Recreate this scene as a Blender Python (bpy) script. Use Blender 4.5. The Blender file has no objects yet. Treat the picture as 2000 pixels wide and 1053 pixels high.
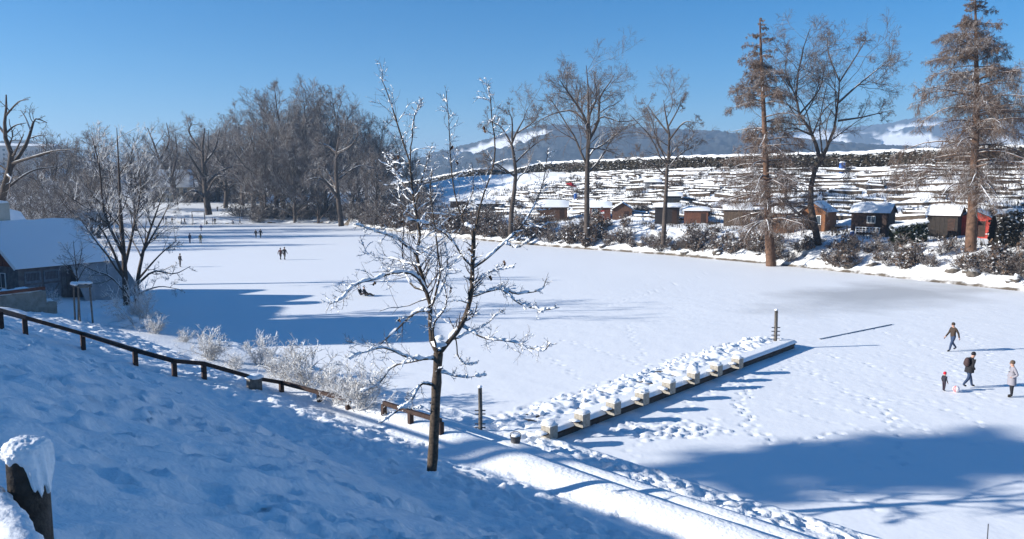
import bpy, math
import numpy as np
from mathutils import Vector
R = math.radians
scene = bpy.context.scene
col = scene.collection
# ---------------------------------------------------------------- camera
CAMZ, F, HOR = 10.0, 1500.0, 365.0
PITCH = math.atan((526.5-HOR)/F)
cam_d = bpy.data.cameras.new('camera'); cam = bpy.data.objects.new('camera', cam_d); col.objects.link(cam)
cam.location = (0, 0, CAMZ); cam.rotation_euler = (math.pi/2-PITCH, 0, 0)
cam_d.sensor_width = 36; cam_d.lens = 36*F/2000; cam_d.clip_start = 0.05; cam_d.clip_end = 20000
scene.camera = cam
# ---------------------------------------------------------------- light
SUN_EL, SUN_AZ = 19.5, 8.0      # shadows fall towards +X turned SUN_AZ degrees to +Y
w = bpy.data.worlds.new('World'); scene.world = w; w.use_nodes = True
nt = w.node_tree; bg = nt.nodes['Background']
sk = nt.nodes.new('ShaderNodeTexSky'); sk.sky_type = 'NISHITA'; sk.sun_disc = False
sk.sun_elevation = R(SUN_EL); sk.sun_rotation = R(270-SUN_AZ); sk.altitude = 700
sk.air_density = 1.0; sk.dust_density = 0.4; sk.ozone_density = 5.0
hs = nt.nodes.new('ShaderNodeHueSaturation'); hs.inputs['Saturation'].default_value = 1.34; nt.links.new(sk.outputs[0], hs.inputs['Color']); nt.links.new(hs.outputs[0], bg.inputs[0]); bg.inputs[1].default_value = 0.068
sd = bpy.data.lights.new('sun', 'SUN'); sd.energy = 5.0; sd.angle = R(0.55); sd.color = (1.0, 0.95, 0.87)
sun = bpy.data.objects.new('sun', sd); col.objects.link(sun)
TOSUN = Vector((-math.cos(R(SUN_EL))*math.cos(R(SUN_AZ)), -math.cos(R(SUN_EL))*math.sin(R(SUN_AZ)), math.sin(R(SUN_EL))))
sun.rotation_euler = TOSUN.to_track_quat('Z', 'Y').to_euler(); sun.location = (-60, 0, 60)
vs = scene.view_settings; vs.view_transform = 'Standard'; vs.look = 'None'; vs.gamma = 1; vs.use_curve_mapping = False
vs.exposure = 1.05
scene.render.resolution_x, scene.render.resolution_y = 1024, 539
scene.cycles.max_bounces = 6; scene.cycles.volume_bounces = 0

# ================================================================ helpers
rng = np.random.default_rng(7)
def tag(o, label=None, cat=None, group=None, kind=None):
    if label: o['label'] = label
    if cat: o['category'] = cat
    if group: o['group'] = group
    if kind: o['kind'] = kind
    return o
def mesh_np(name, V, Q=None, T=None, mats=(), smooth=True, mi=None):
    V = np.asarray(V, np.float32).reshape(-1, 3)
    Q = np.zeros((0, 4), np.int32) if Q is None else np.asarray(Q, np.int32).reshape(-1, 4)
    T = np.zeros((0, 3), np.int32) if T is None else np.asarray(T, np.int32).reshape(-1, 3)
    m = bpy.data.meshes.new(name)
    m.vertices.add(len(V)); m.vertices.foreach_set('co', V.ravel())
    nl = Q.size+T.size; m.loops.add(nl)
    m.loops.foreach_set('vertex_index', np.concatenate([Q.ravel(), T.ravel()]).astype(np.int32))
    m.polygons.add(len(Q)+len(T))
    st = np.concatenate([np.arange(len(Q))*4, len(Q)*4+np.arange(len(T))*3]).astype(np.int32)
    m.polygons.foreach_set('loop_start', st)
    m.polygons.foreach_set('use_smooth', np.full(len(st), smooth))
    for a in mats: m.materials.append(a)
    if mi is not None: m.polygons.foreach_set('material_index', np.asarray(mi, np.int32))
    m.update(calc_edges=True); m.validate()
    return m
def link(name, mesh, parent=None):
    o = bpy.data.objects.new(name, mesh); col.objects.link(o)
    if parent is not None: o.parent = parent
    return o
def empty(name, loc=(0, 0, 0), rz=0, parent=None):
    o = bpy.data.objects.new(name, None); col.objects.link(o)
    o.location = loc; o.rotation_euler = (0, 0, rz); o.empty_display_size = .3
    if parent is not None: o.parent = parent
    return o
def copy_tree(o, parent=None):
    c = o.copy(); col.objects.link(c); c.parent = parent
    for ch in list(o.children): copy_tree(ch, c)
    return c
class MB:
    """collects simple solids into one mesh"""
    def __init__(s): s.V = []; s.Q = []; s.T = []; s.n = 0
    def add(s, V, Q=None, T=None):
        V = np.asarray(V, float).reshape(-1, 3)
        if Q is not None and len(Q): s.Q.append(np.asarray(Q)+s.n)
        if T is not None and len(T): s.T.append(np.asarray(T)+s.n)
        s.V.append(V); s.n += len(V); return s
    def box(s, x0, x1, y0, y1, z0, z1):
        V = [(x, y, z) for z in (z0, z1) for y in (y0, y1) for x in (x0, x1)]
        return s.add(V, [(0, 2, 3, 1), (4, 5, 7, 6), (0, 1, 5, 4), (2, 6, 7, 3), (0, 4, 6, 2), (1, 3, 7, 5)])
    def bar(s, a, b, wd, h, up=(0, 0, 1)):
        a = np.array(a, float); b = np.array(b, float); d = b-a; d /= np.linalg.norm(d)
        sd_ = np.cross(d, up); sd_ /= np.linalg.norm(sd_); u = np.cross(sd_, d)
        V = [p+sd_*i*wd/2+u*j*h/2 for p in (a, b) for j in (-1, 1) for i in (-1, 1)]
        return s.add(V, [(0, 2, 3, 1), (4, 5, 7, 6), (0, 1, 5, 4), (2, 6, 7, 3), (0, 4, 6, 2), (1, 3, 7, 5)])
    def tube(s, pts, rad, k=8, cap=True):
        pts = np.asarray(pts, float)[None]; rad = np.broadcast_to(np.asarray(rad, float), (1, pts.shape[1]))
        V, Q = tubes(pts, rad, k); n = pts.shape[1]
        T = []
        if cap:
            V = np.vstack([V, pts[0, 0], pts[0, -1]]); c0, c1 = n*k, n*k+1
            for i in range(k):
                T.append((c0, (i+1) % k, i)); T.append((c1, (n-1)*k+i, (n-1)*k+(i+1) % k))
        return s.add(V, Q, T)
    def prism(s, prof, y0, y1):
        """profile [(x,z)] extruded along y"""
        n = len(prof); V = [(x, y, z) for y in (y0, y1) for x, z in prof]
        Q = [(i, (i+1) % n, n+(i+1) % n, n+i) for i in range(n)]
        V += [(np.mean([p[0] for p in prof]), y, np.mean([p[1] for p in prof])) for y in (y0, y1)]
        T = [(2*n, (i+1) % n, i) for i in range(n)]+[(2*n+1, n+i, n+(i+1) % n) for i in range(n)]
        return s.add(V, Q, T)
    def blob(s, c, r, seed=0, amp=.18, sub=2):
        V0, T0 = ico(sub); g = np.random.default_rng(seed)
        k = g.normal(0, 3, (6, 3)); ph = g.uniform(0, 6, 6)
        dsp = 1+amp*np.mean(np.sin(V0@k.T+ph), 1)[:, None]*2
        return s.add(V0*dsp*np.array(r)+np.array(c), None, T0)
    def build(s, name, mat, parent=None, smooth=False):
        V = np.vstack(s.V)
        Q = np.vstack(s.Q) if s.Q else None; T = np.vstack(s.T) if s.T else None
        return link(name, mesh_np(name, V, Q, T, [mat], smooth), parent)
_ico = {}
def ico(sub):
    if sub not in _ico:
        import bmesh
        bm = bmesh.new(); bmesh.ops.create_icosphere(bm, subdivisions=sub, radius=1)
        _ico[sub] = (np.array([v.co[:] for v in bm.verts]), np.array([[v.index for v in f.verts] for f in bm.faces])); bm.free()
    return _ico[sub]
def tubes(P, Rd, k=3):
    """P (M,n,3) polylines, Rd (M,n) radii -> verts, quads"""
    M, n, _ = P.shape
    T = np.gradient(P, axis=1); T /= np.linalg.norm(T, axis=2, keepdims=True)+1e-9
    mean = P[:, -1]-P[:, 0]; mean /= np.linalg.norm(mean, axis=1, keepdims=True)+1e-9
    ref = np.where(np.abs(mean[:, 2:3]) > .8, np.array([[1., .3, 0]]), np.array([[0, 0, 1.]]))[:, None, :]
    A = np.cross(T, ref); A /= np.linalg.norm(A, axis=2, keepdims=True)+1e-9
    B = np.cross(A, T)
    th = np.arange(k)*2*np.pi/k+.5
    V = P[:, :, None, :]+Rd[:, :, None, None]*(A[:, :, None, :]*np.cos(th)[None, None, :, None]+B[:, :, None, :]*np.sin(th)[None, None, :, None])
    idx = np.arange(M*n*k).reshape(M, n, k); nx = np.roll(idx, -1, axis=2)
    Q = np.stack([idx[:, :-1], idx[:, 1:], nx[:, 1:], nx[:, :-1]], -1).reshape(-1, 4)
    return V.reshape(-1, 3), Q
def hash2(ix, iy, seed):
    h = (ix*374761393+iy*668265263+seed*1274126177) & 0xffffffff
    h = ((h ^ (h >> 13))*1274126177) & 0xffffffff
    return ((h ^ (h >> 16)) & 0xffff)/65535.0
def vnoise(x, y, seed=0):
    x = np.asarray(x, float); y = np.asarray(y, float)
    ix = np.floor(x).astype(np.int64); iy = np.floor(y).astype(np.int64); fx = x-ix; fy = y-iy
    fx = fx*fx*fx*(fx*(fx*6-15)+10); fy = fy*fy*fy*(fy*(fy*6-15)+10)
    a = hash2(ix, iy, seed); b = hash2(ix+1, iy, seed); c = hash2(ix, iy+1, seed); d = hash2(ix+1, iy+1, seed)
    return (a*(1-fx)+b*fx)*(1-fy)+(c*(1-fx)+d*fx)*fy-.5
def fbm(x, y, sc, oc=4, seed=0, gain=.5):
    v = 0; a = 1; f = 1/sc
    for i in range(oc): v = v+a*vnoise(x*f+17.3*i, y*f-9.1*i, seed+i); a *= gain; f *= 2.03
    return v
def sstep(a, b, x):
    t = np.clip((np.asarray(x, float)-a)/(b-a), 0, 1); return t*t*(3-2*t)

# ---------------------------------------------------------------- materials
def mat(name, base=(.5, .5, .5), rough=.7, noise=0, nscale=5, bump=0, bscale=20, col2=None, spec=.3):
    m = bpy.data.materials.new(name); m.use_nodes = True; t = m.node_tree; b = t.nodes['Principled BSDF']
    b.inputs['Roughness'].default_value = rough; b.inputs['Base Color'].default_value = (*base, 1)
    b.inputs['Specular IOR Level'].default_value = spec
    tc = t.nodes.new('ShaderNodeTexCoord')
    if noise or col2:
        n = t.nodes.new('ShaderNodeTexNoise'); n.inputs['Scale'].default_value = nscale; n.inputs['Detail'].default_value = 6
        t.links.new(tc.outputs['Object'], n.inputs['Vector'])
        r = t.nodes.new('ShaderNodeValToRGB'); r.color_ramp.elements[0].position = .35; r.color_ramp.elements[1].position = .65
        c2 = col2 or tuple(c*(1-noise) for c in base)
        r.color_ramp.elements[0].color = (*c2, 1); r.color_ramp.elements[1].color = (*base, 1)
        t.links.new(n.outputs['Fac'], r.inputs[0]); t.links.new(r.outputs[0], b.inputs['Base Color'])
    if bump:
        n2 = t.nodes.new('ShaderNodeTexNoise'); n2.inputs['Scale'].default_value = bscale; n2.inputs['Detail'].default_value = 5
        t.links.new(tc.outputs['Object'], n2.inputs['Vector'])
        bp = t.nodes.new('ShaderNodeBump'); bp.inputs['Strength'].default_value = 1; bp.inputs['Distance'].default_value = bump
        t.links.new(n2.outputs['Fac'], bp.inputs['Height']); t.links.new(bp.outputs[0], b.inputs['Normal'])
    return m
SNOWC = (.84, .86, .88)
def snow_cover(m, lo, hi, nscale=3.0, namp=.5, snow=SNOWC):
    """snow lying on the faces that look upwards"""
    t = m.node_tree; b = t.nodes['Principled BSDF']; L = t.links
    g = t.nodes.new('ShaderNodeNewGeometry'); s = t.nodes.new('ShaderNodeSeparateXYZ'); L.new(g.outputs['Normal'], s.inputs[0])
    n = t.nodes.new('ShaderNodeTexNoise'); n.inputs['Scale'].default_value = nscale; n.inputs['Detail'].default_value = 4
    L.new(g.outputs['Position'], n.inputs['Vector'])
    a = t.nodes.new('ShaderNodeMath'); a.operation = 'MULTIPLY_ADD'; a.inputs[1].default_value = namp*2; a.inputs[2].default_value = -namp
    L.new(n.outputs['Fac'], a.inputs[0])
    ad = t.nodes.new('ShaderNodeMath'); ad.operation = 'ADD'; L.new(s.outputs['Z'], ad.inputs[0]); L.new(a.outputs[0], ad.inputs[1])
    mr = t.nodes.new('ShaderNodeMapRange'); mr.inputs[1].default_value = lo; mr.inputs[2].default_value = hi; L.new(ad.outputs[0], mr.inputs[0])
    mx = t.nodes.new('ShaderNodeMixRGB'); L.new(mr.outputs[0], mx.inputs[0]); mx.inputs[2].default_value = (*snow, 1)
    src = b.inputs['Base Color'].links
    if src: L.new(src[0].from_socket, mx.inputs[1])
    else: mx.inputs[1].default_value = b.inputs['Base Color'].default_value
    L.new(mx.outputs[0], b.inputs['Base Color'])
    return m
M = {}
M['snow'] = mat('snow', SNOWC, .55, bump=.03, bscale=6, spec=.25)
M['snow_clump'] = mat('snow_clump', (.86, .88, .9), .55, bump=.015, bscale=25, spec=.25)
M['bark_near'] = snow_cover(mat('bark_near', (.10, .075, .055), .9, .6, 14, .012, 40), .75, 1.1, 6, .35)
M['twig_near'] = snow_cover(mat('twig_near', (.085, .06, .045), .9), .55, 1.0, 5, .5)
M['bark'] = snow_cover(mat('bark', (.085, .066, .055), .9, .5, 2, .05, 8), .55, .95, 1.2, .45)
M['twig'] = snow_cover(mat('twig', (.105, .08, .068), .9), .4, 1.0, .8, .65)
M['twig_wood'] = snow_cover(mat('twig_wood', (.10, .076, .063), .9), .18, 1.0, .5, .7)
M['twig_frost'] = snow_cover(mat('twig_frost', (.16, .13, .11), .9), -.35, .45, 1.5, .6)
M['bark_larch'] = snow_cover(mat('bark_larch', (.15, .085, .055), .9, .5, 3, .06, 6), .4, .85, 1, .4)
M['twig_larch'] = snow_cover(mat('twig_larch', (.165, .105, .072), .9, .4, 1.5), .35, 1.05, .6, .6)
M['frost'] = snow_cover(mat('frost', (.30, .25, .2), .8), -.6, .3, 3, .7)
M['leaf_brown'] = snow_cover(mat('leaf_brown', (.125, .08, .052), .8, .5, 3), .4, .85, 2, .6)
M['leaf_dead'] = mat('leaf_dead', (.12, .06, .03), .8, .5, 9)
M['evergreen'] = snow_cover(mat('evergreen', (.022, .033, .012), .8, .5, 4), .6, .95, 1.5, .5)
M['hedge'] = snow_cover(mat('hedge', (.04, .032, .02), .9, .6, 1.2), .6, .95, 1.0, .5)
M['dark_wood'] = mat('dark_wood', (.055, .028, .02), .7, .5, 6, .006, 30)
M['post_wood'] = mat('post_wood', (.10, .08, .065), .85, .6, 9, .012, 35)
M['grey_wood'] = mat('grey_wood', (.17, .15, .13), .85, .5, 7, .01, 30)
M['concrete'] = mat('concrete', (.36, .33, .28), .85, .35, 9, .006, 50)
M['dock_side'] = mat('dock_side', (.10, .085, .075), .85, .5, 3, .01, 20)
M['metal'] = mat('metal', (.06, .06, .065), .5)
M['glass'] = mat('glass', (.05, .07, .09), .12, spec=.6)
M['white_paint'] = mat('white_paint', (.75, .75, .74), .6)
M['plaster'] = mat('plaster', (.55, .5, .42), .9, .2, 2)
M['rock'] = snow_cover(mat('rock', (.14, .12, .10), .9, .5, 3, .05, 5), .35, .8, 1.5, .5)

# ================================================================ terrain functions
PATH_S = 21.7; SH = 30.7
def st(x, y): return (SH-(x+y))/math.sqrt(2), (y-x)/math.sqrt(2)       # s: metres uphill of the near shore, t: along it to the left
near_line = [(60, -29.3), (8.7, 22), (1, 29.7), (-16, 46), (-28, 58.5)]
left_line = [(-28, 58.5), (-36, 72), (-50, 92), (-76, 140), (-104, 186), (-92, 204), (-70, 212), (-52, 214), (-40, 196)]
right_line = [(-40, 196), (-27, 174), (-15.5, 155), (0, 136), (12.3, 123), (22.6, 113), (33, 100), (43.7, 82), (49.5, 72), (62, 52), (80, 20)]
lake_poly = near_line+left_line[1:]+right_line[1:]+[(80, -20)]
def seg_dist(x, y, line):
    L = np.array(line, float); out = np.full(x.shape, 1e9)
    for a, b in zip(L[:-1], L[1:]):
        d = b-a; l2 = d@d; tt = np.clip(((x-a[0])*d[0]+(y-a[1])*d[1])/l2, 0, 1)
        out = np.minimum(out, np.hypot(x-a[0]-tt*d[0], y-a[1]-tt*d[1]))
    return out
def in_lake(x, y):
    c = np.zeros(x.shape, bool); n = len(lake_poly)
    for i in range(n):
        (x1, y1), (x2, y2) = lake_poly[i], lake_poly[(i+1) % n]
        if y1 == y2: continue
        k = ((y1 > y) != (y2 > y)) & (x < (x2-x1)*(y-y1)/(y2-y1)+x1); c ^= k
    return c
def prof_near(s, t):
    k = 1-sstep(25, 32, t)                                     # the stone steps end at the fence
    base = np.interp(s, [0, .4, 2.4, 5.4, 10, 22, 26, 80, 200], [.25, .4, .5, 1.0, 2.0, 8.4, 8.6, 24, 34])
    step = .5+.32*sstep(2.3, 2.7, s)+.34*sstep(3.65, 4.05, s)-.1*sstep(4.9, 5.4, s)-.10*np.exp(-((s-3.55)/.12)**2)-.1*np.exp(-((s-2.2)/.14)**2)+.13*np.sin(np.clip((s-3.65)/1.35, 0, 1)*np.pi)+.11*np.sin(np.clip((s-2.35)/1.15, 0, 1)*np.pi)
    step = np.where(s < 2.4, base, step)
    step = np.where(s > 5.4, np.maximum(base, 1.06+(s-5.4)*.2-.1*np.exp(-((s-6)/.5)**2)), step)
    hi = np.where(s > 10, base, step)
    # gentler bank to the left, towards the boat house
    left = np.interp(s, [0, 1, 6, 13, 22, 26, 80, 200], [.2, .5, 1.3, 3.6, 8.2, 8.6, 24, 34])
    return hi*k+left*(1-k)
def prof_left(d): return np.interp(d, [0, 1.5, 8, 30, 90, 200, 500], [.1, .5, 1.3, 2.6, 4.5, 9, 16])
RS0, RS1, RPL = 15.5, 66.0, 14.6
def prof_right(d, x, y):
    wob = fbm(x, y, 14, 2, 31)*2.2
    nst = 17
    u = np.clip((d-RS0+wob)/(RS1-RS0), 0, 1)*nst
    i = np.floor(u); f = u-i
    stp = (i+sstep(.72, 1.0, f)*.85+.15*f)/nst
    bank = np.interp(d, [0, .8, 3, 7.5, 9.5, RS0], [.1, .7, 1.5, 3.1, 3.5, 3.9])
    z = np.where(d < RS0, bank, 3.9+(RPL-3.9)*stp)
    return z+np.where(d > RS1+3, (d-RS1-3)*.01, 0)
def H(x, y, detail=True):
    x = np.asarray(x, float); y = np.asarray(y, float)
    dn = seg_dist(x, y, near_line); dl = seg_dist(x, y, left_line); dr = seg_dist(x, y, right_line)
    s, t = st(x, y)
    wn, wl, wr = 1/(dn+.2)**5, 1/(dl+.2+np.clip((x+48)*1.2, 0, 80)*sstep(150, 200, y))**5, 1/(dr+.2)**5
    z = (wn*prof_near(np.maximum(s, 0), t)+wl*prof_left(dl)+wr*prof_right(dr, x, y))/(wn+wl+wr)
    ins = in_lake(x, y); dm = np.minimum(np.minimum(dn, dl), dr)
    return np.where(ins, np.maximum(-.9, .1-dm*2.2), z)
def H1(x, y): return float(H(np.array([x]), np.array([y]))[0])
def ray(px, py):
    u, v = (px-1000)/F, (526.5-py)/F
    return np.array([u, math.cos(PITCH)+v*math.sin(PITCH), -math.sin(PITCH)+v*math.cos(PITCH)])
def at(px, py, dist):
    """world point on the pixel's ray at ground distance Y = dist"""
    d = ray(px, py); return np.array([0, 0, CAMZ])+d*dist/d[1]
def onz(px, py, z=0):
    d = ray(px, py); return np.array([0, 0, CAMZ])+d*(z-CAMZ)/d[2]
def hit(px, py, y0=6., y1=330.):
    d = ray(px, py); Y = np.concatenate([np.arange(y0, 60, .15), np.arange(60, y1, .4)]); P = np.array([0, 0, CAMZ])+d[None]*(Y/d[1])[:, None]
    h = np.maximum(H(P[:, 0], P[:, 1]), 0); k = np.argmax(P[:, 2] < h)
    return np.array([P[k, 0], P[k, 1], h[k]])
def grid_mesh(name, X, Y, Z, mats):
    n, m = X.shape; idx = np.arange(n*m).reshape(n, m)
    Q = np.stack([idx[:-1, :-1], idx[1:, :-1], idx[1:, 1:], idx[:-1, 1:]], -1).reshape(-1, 4)
    V = np.stack([X, Y, Z], -1).reshape(-1, 3)
    a, b, c = V[Q[0, 0]], V[Q[0, 1]], V[Q[0, 2]]
    if np.cross(b-a, c-a)[2] < 0: Q = Q[:, ::-1]
    return mesh_np(name, V, Q, None, mats)
def stamp(Z, xs, ys, cx, cy, rx, ry, ang, depth, rim=.35):
    """a footprint pressed into a height grid with coordinate vectors xs (axis 0) and ys (axis 1)"""
    r = 2.2*max(rx, ry); i0, i1 = np.searchsorted(xs, [cx-r, cx+r]); j0, j1 = np.searchsorted(ys, [cy-r, cy+r])
    if i1-i0 < 1 or j1-j0 < 1: return
    x = xs[i0:i1, None]-cx; y = ys[None, j0:j1]-cy; c, s = math.cos(ang), math.sin(ang)
    q = ((x*c+y*s)/rx)**2+((-x*s+y*c)/ry)**2
    Z[i0:i1, j0:j1] += depth*(-np.exp(-q*q*.8)+rim*np.exp(-((np.sqrt(q)-1.45)/.35)**2))

# ================================================================ the setting
# ---- near slope, fine grid in (s, t)
sv = np.arange(-1.2, 27, .095); tv = np.concatenate([np.arange(-34, -8, .3), np.arange(-8, 40, .1), np.arange(40, 66, .2)])
S, T = np.meshgrid(sv, tv, indexing='ij')
XX = (SH-S*math.sqrt(2)-T*math.sqrt(2))/2; YY = XX+T*math.sqrt(2)
Z = H(XX, YY)
slope_m = sstep(9, 11, S); path_m = sstep(5.6, 6.4, S)*(1-sstep(9, 10.2, S)); walk_m = sstep(.2, .5, S)*(1-sstep(2.0, 2.4, S))
Z += slope_m*(fbm(S*.55, T, 2.6, 4, 3)*.30+fbm(S*.45+T*.25, T, .8, 3, 9)*.17+fbm(S+T*.4, T*.8, .3, 2, 19)*.06)
Z += (1-slope_m)*(fbm(XX, YY, 2.2, 3, 5)*.06)
Z += path_m*(fbm(S, T, .45, 3, 6, .6)*.17)+walk_m*fbm(S, T, .5, 3, 8, .6)*.12
g = np.random.default_rng(3); D = np.zeros_like(Z)
def trail(D, a, b, wob=.6, step=.62, depth=.09, size=(.21, .12), foot=.14):
    a = np.array(a, float); b = np.array(b, float); L = np.linalg.norm(b-a); n = int(L/step); d = (b-a)/L; nrm = np.array([-d[1], d[0]]); ph = g.uniform(0, 6)
    for i in range(n):
        p = a+d*(i*step)+nrm*(wob*math.sin(i*.23+ph)+(foot if i % 2 else -foot)+g.normal(0, .05))
        yield p, math.atan2(d[1], d[0])+g.normal(0, .2), depth*g.uniform(.6, 1.3), (size[0]*g.uniform(.85, 1.3), size[1]*g.uniform(.85, 1.3))
for k in range(26):                       # people walking and sliding down the slope
    s0 = g.uniform(9, 15); t0 = g.uniform(-6, 36)
    a = (s0, t0); b = (s0+g.uniform(4, 12), t0+g.uniform(-9, 9))
    for p, an, dp, sz in trail(D, a, b, g.uniform(.2, 1.0), g.uniform(.55, .8), .13, (.27, .17)): stamp(D, sv, tv, p[0], p[1], sz[0], sz[1], an, dp)
for k in range(420): stamp(D, sv, tv, g.uniform(9, 25), g.uniform(-8, 40), g.uniform(.2, .5), g.uniform(.14, .3), g.uniform(0, 3), g.uniform(-.1, .12))
for k in range(500): stamp(D, sv, tv, g.normal(7.2, .7), g.uniform(-18, 24), .2, .13, g.uniform(0, 3), g.uniform(.03, .1))
for k in range(420): stamp(D, sv, tv, g.uniform(.4, 2.0), g.uniform(-20, 20), .2, .13, g.uniform(0, 3), g.uniform(.03, .1))
for k in range(16):                       # sledge runs
    s0, t0 = g.uniform(18, 23), g.uniform(-4, 30); dt = g.uniform(-.5, .5); ph = g.uniform(0, 6)
    for j in range(26):
        q = j*.42; tt0 = t0+dt*q+.4*math.sin(q*.5+ph)
        if s0-q < 10.5: break
        for o_ in (-.19, .19): stamp(D, sv, tv, s0-q, tt0+o_, .36, .085, math.atan2(-dt, 1), .045*g.uniform(.5, 1.3), .5)
Z += D*np.where(S < 0, 0, 1)
Z = np.where((S > 2.6) & (S < 5.6) & (T < 26), Z+fbm(XX, YY, 5, 2, 50)*.08, Z)
M['snow_slope'] = mat('snow_slope', SNOWC, .6, bump=.035, bscale=8, spec=.2)
tag(link('snow_slope', grid_mesh('snow_slope', XX, YY, Z, [M['snow_slope']])), kind='structure')
NS_S, NS_T = sv, tv; NS_Z = Z
def Hs(x, y):
    """height of the finished near slope"""
    s, t = st(x, y); i = np.clip(np.searchsorted(sv, s), 0, len(sv)-1); j = np.clip(np.searchsorted(tv, t), 0, len(tv)-1)
    return float(NS_Z[i, j])

# ---- frozen lake: one sheet, fine where the tracks are
xs = np.concatenate([np.arange(-135, -6, 2.5), np.arange(-6, 46, .125), np.arange(46, 84, 1.0)])
ys = np.concatenate([np.arange(-32, 18, 2.0), np.arange(18, 72, .125), np.arange(72, 130, .8), np.arange(130, 262, 3.)])
X, Y = np.meshgrid(xs, ys, indexing='ij')
D = fbm(X, Y, 9, 3, 60)*.04+np.where((X > -6) & (X < 46) & (Y > 18) & (Y < 75), fbm(X, Y, .9, 3, 61)*.012, 0)
def pixtrail(pts, **kw):
    W = [onz(*p)[:2] for p in pts]
    for a, b in zip(W[:-1], W[1:]):
        for p, an, dp, sz in trail(D, a, b, **kw): stamp(D, xs, ys, p[0], p[1], sz[0], sz[1], an, dp)
fk = dict(wob=.12, depth=.06, size=(.17, .10))
pixtrail([(1455, 740), (1470, 770), (1440, 795), (1455, 830), (1500, 862), (1560, 865), (1640, 845), (1700, 848)], **fk)
pixtrail([(1450, 745), (1440, 790), (1470, 840), (1540, 870)], **fk)
pixtrail([(1180, 845), (1280, 830), (1350, 842), (1410, 866)], **fk)
pixtrail([(1165, 850), (1260, 838), (1390, 862)], **fk)
pixtrail([(1290, 835), (1360, 780), (1440, 740), (1560, 712)], **fk)
pixtrail([(1750, 905), (1755, 850), (1735, 800), (1700, 770)], **fk)
for a in [((1520, 800), (1760, 850), (1990, 880)), ((1560, 775), (1700, 815), (1960, 890)), ((1850, 800), (1950, 850)), ((1230, 640), (1260, 690), (1240, 720)),
          ((1100, 665), (1230, 705), (1400, 735)), ((1070, 700), (1150, 745)), ((1600, 690), (1800, 740), (1990, 800)), ((1530, 700), (1700, 790), (1900, 870)),
          ((1880, 640), (1930, 700), (1990, 740)), ((1700, 640), (1840, 690), (1890, 760)), ((1620, 860), (1720, 930)), ((1390, 530), (1280, 570), (1180, 600)),
          ((1560, 950), (1800, 1010)), ((1250, 850), (1230, 880), (1260, 920))]:
    pixtrail(a, wob=.2, depth=.035, size=(.16, .095))
for k in range(900):
    p = onz(g.uniform(1050, 1500), 0+g.uniform(520, 640))[:2]; stamp(D, xs, ys, p[0], p[1], .22, .14, g.uniform(0, 3), g.uniform(-.008, .014))
for k in range(1100):
    p = onz(g.uniform(1500, 2000), g.uniform(590, 800))[:2]; stamp(D, xs, ys, p[0], p[1], .22, .14, g.uniform(0, 3), g.uniform(-.006, .014))
dk0, dk1 = onz(1062, 868)[:2], onz(1552, 680)[:2]
for k in range(900):                      # trodden snow behind the jetty
    u = g.uniform(-.08, .95); o = abs(g.normal(0, .9))
    d = (dk1-dk0)/np.linalg.norm(dk1-dk0); nrm = np.array([-d[1], d[0]])
    p = dk0+(dk1-dk0)*u+nrm*(2.6+o*.6); stamp(D, xs, ys, p[0], p[1], g.uniform(.15, .3), g.uniform(.1, .2), g.uniform(0, 3), g.uniform(-.045, .07))
for k in range(260):
    p = onz(g.normal(1290, 60), g.normal(838, 9))[:2]; stamp(D, xs, ys, p[0], p[1], g.uniform(.12, .25), g.uniform(.1, .16), g.uniform(0, 3), g.uniform(-.07, .06))
D = np.where(D > .05, .05+.12*np.tanh((D-.05)/.12), D)
M['ice'] = mat('ice_snow', (.83, .85, .875), .55, bump=.010, bscale=4, spec=.25)
t_ = M['ice'].node_tree; L_ = t_.links; b_ = t_.nodes['Principled BSDF']
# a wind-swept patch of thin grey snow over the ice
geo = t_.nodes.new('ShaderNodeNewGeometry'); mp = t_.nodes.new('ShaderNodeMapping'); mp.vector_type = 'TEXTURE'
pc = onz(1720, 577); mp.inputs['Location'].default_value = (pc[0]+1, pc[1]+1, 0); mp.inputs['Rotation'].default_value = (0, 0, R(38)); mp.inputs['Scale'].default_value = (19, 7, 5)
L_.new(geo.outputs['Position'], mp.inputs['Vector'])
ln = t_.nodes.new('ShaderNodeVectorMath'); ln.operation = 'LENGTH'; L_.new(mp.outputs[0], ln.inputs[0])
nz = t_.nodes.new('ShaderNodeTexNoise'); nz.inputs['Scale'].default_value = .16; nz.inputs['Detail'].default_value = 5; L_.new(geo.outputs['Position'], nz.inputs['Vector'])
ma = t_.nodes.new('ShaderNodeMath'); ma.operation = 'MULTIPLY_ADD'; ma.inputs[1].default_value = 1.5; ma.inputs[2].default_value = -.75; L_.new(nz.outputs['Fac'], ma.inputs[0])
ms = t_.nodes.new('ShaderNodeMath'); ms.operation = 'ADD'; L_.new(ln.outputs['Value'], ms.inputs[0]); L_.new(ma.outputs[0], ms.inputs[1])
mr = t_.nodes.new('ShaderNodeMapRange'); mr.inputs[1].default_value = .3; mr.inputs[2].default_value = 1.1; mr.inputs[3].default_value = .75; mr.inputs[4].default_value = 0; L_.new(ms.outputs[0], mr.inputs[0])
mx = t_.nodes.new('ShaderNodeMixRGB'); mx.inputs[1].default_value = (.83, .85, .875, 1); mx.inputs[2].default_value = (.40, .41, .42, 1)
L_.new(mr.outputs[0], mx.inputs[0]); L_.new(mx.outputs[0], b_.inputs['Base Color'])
tag(link('frozen_lake', grid_mesh('frozen_lake', X, Y, D, [M['ice']])), kind='structure')

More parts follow.
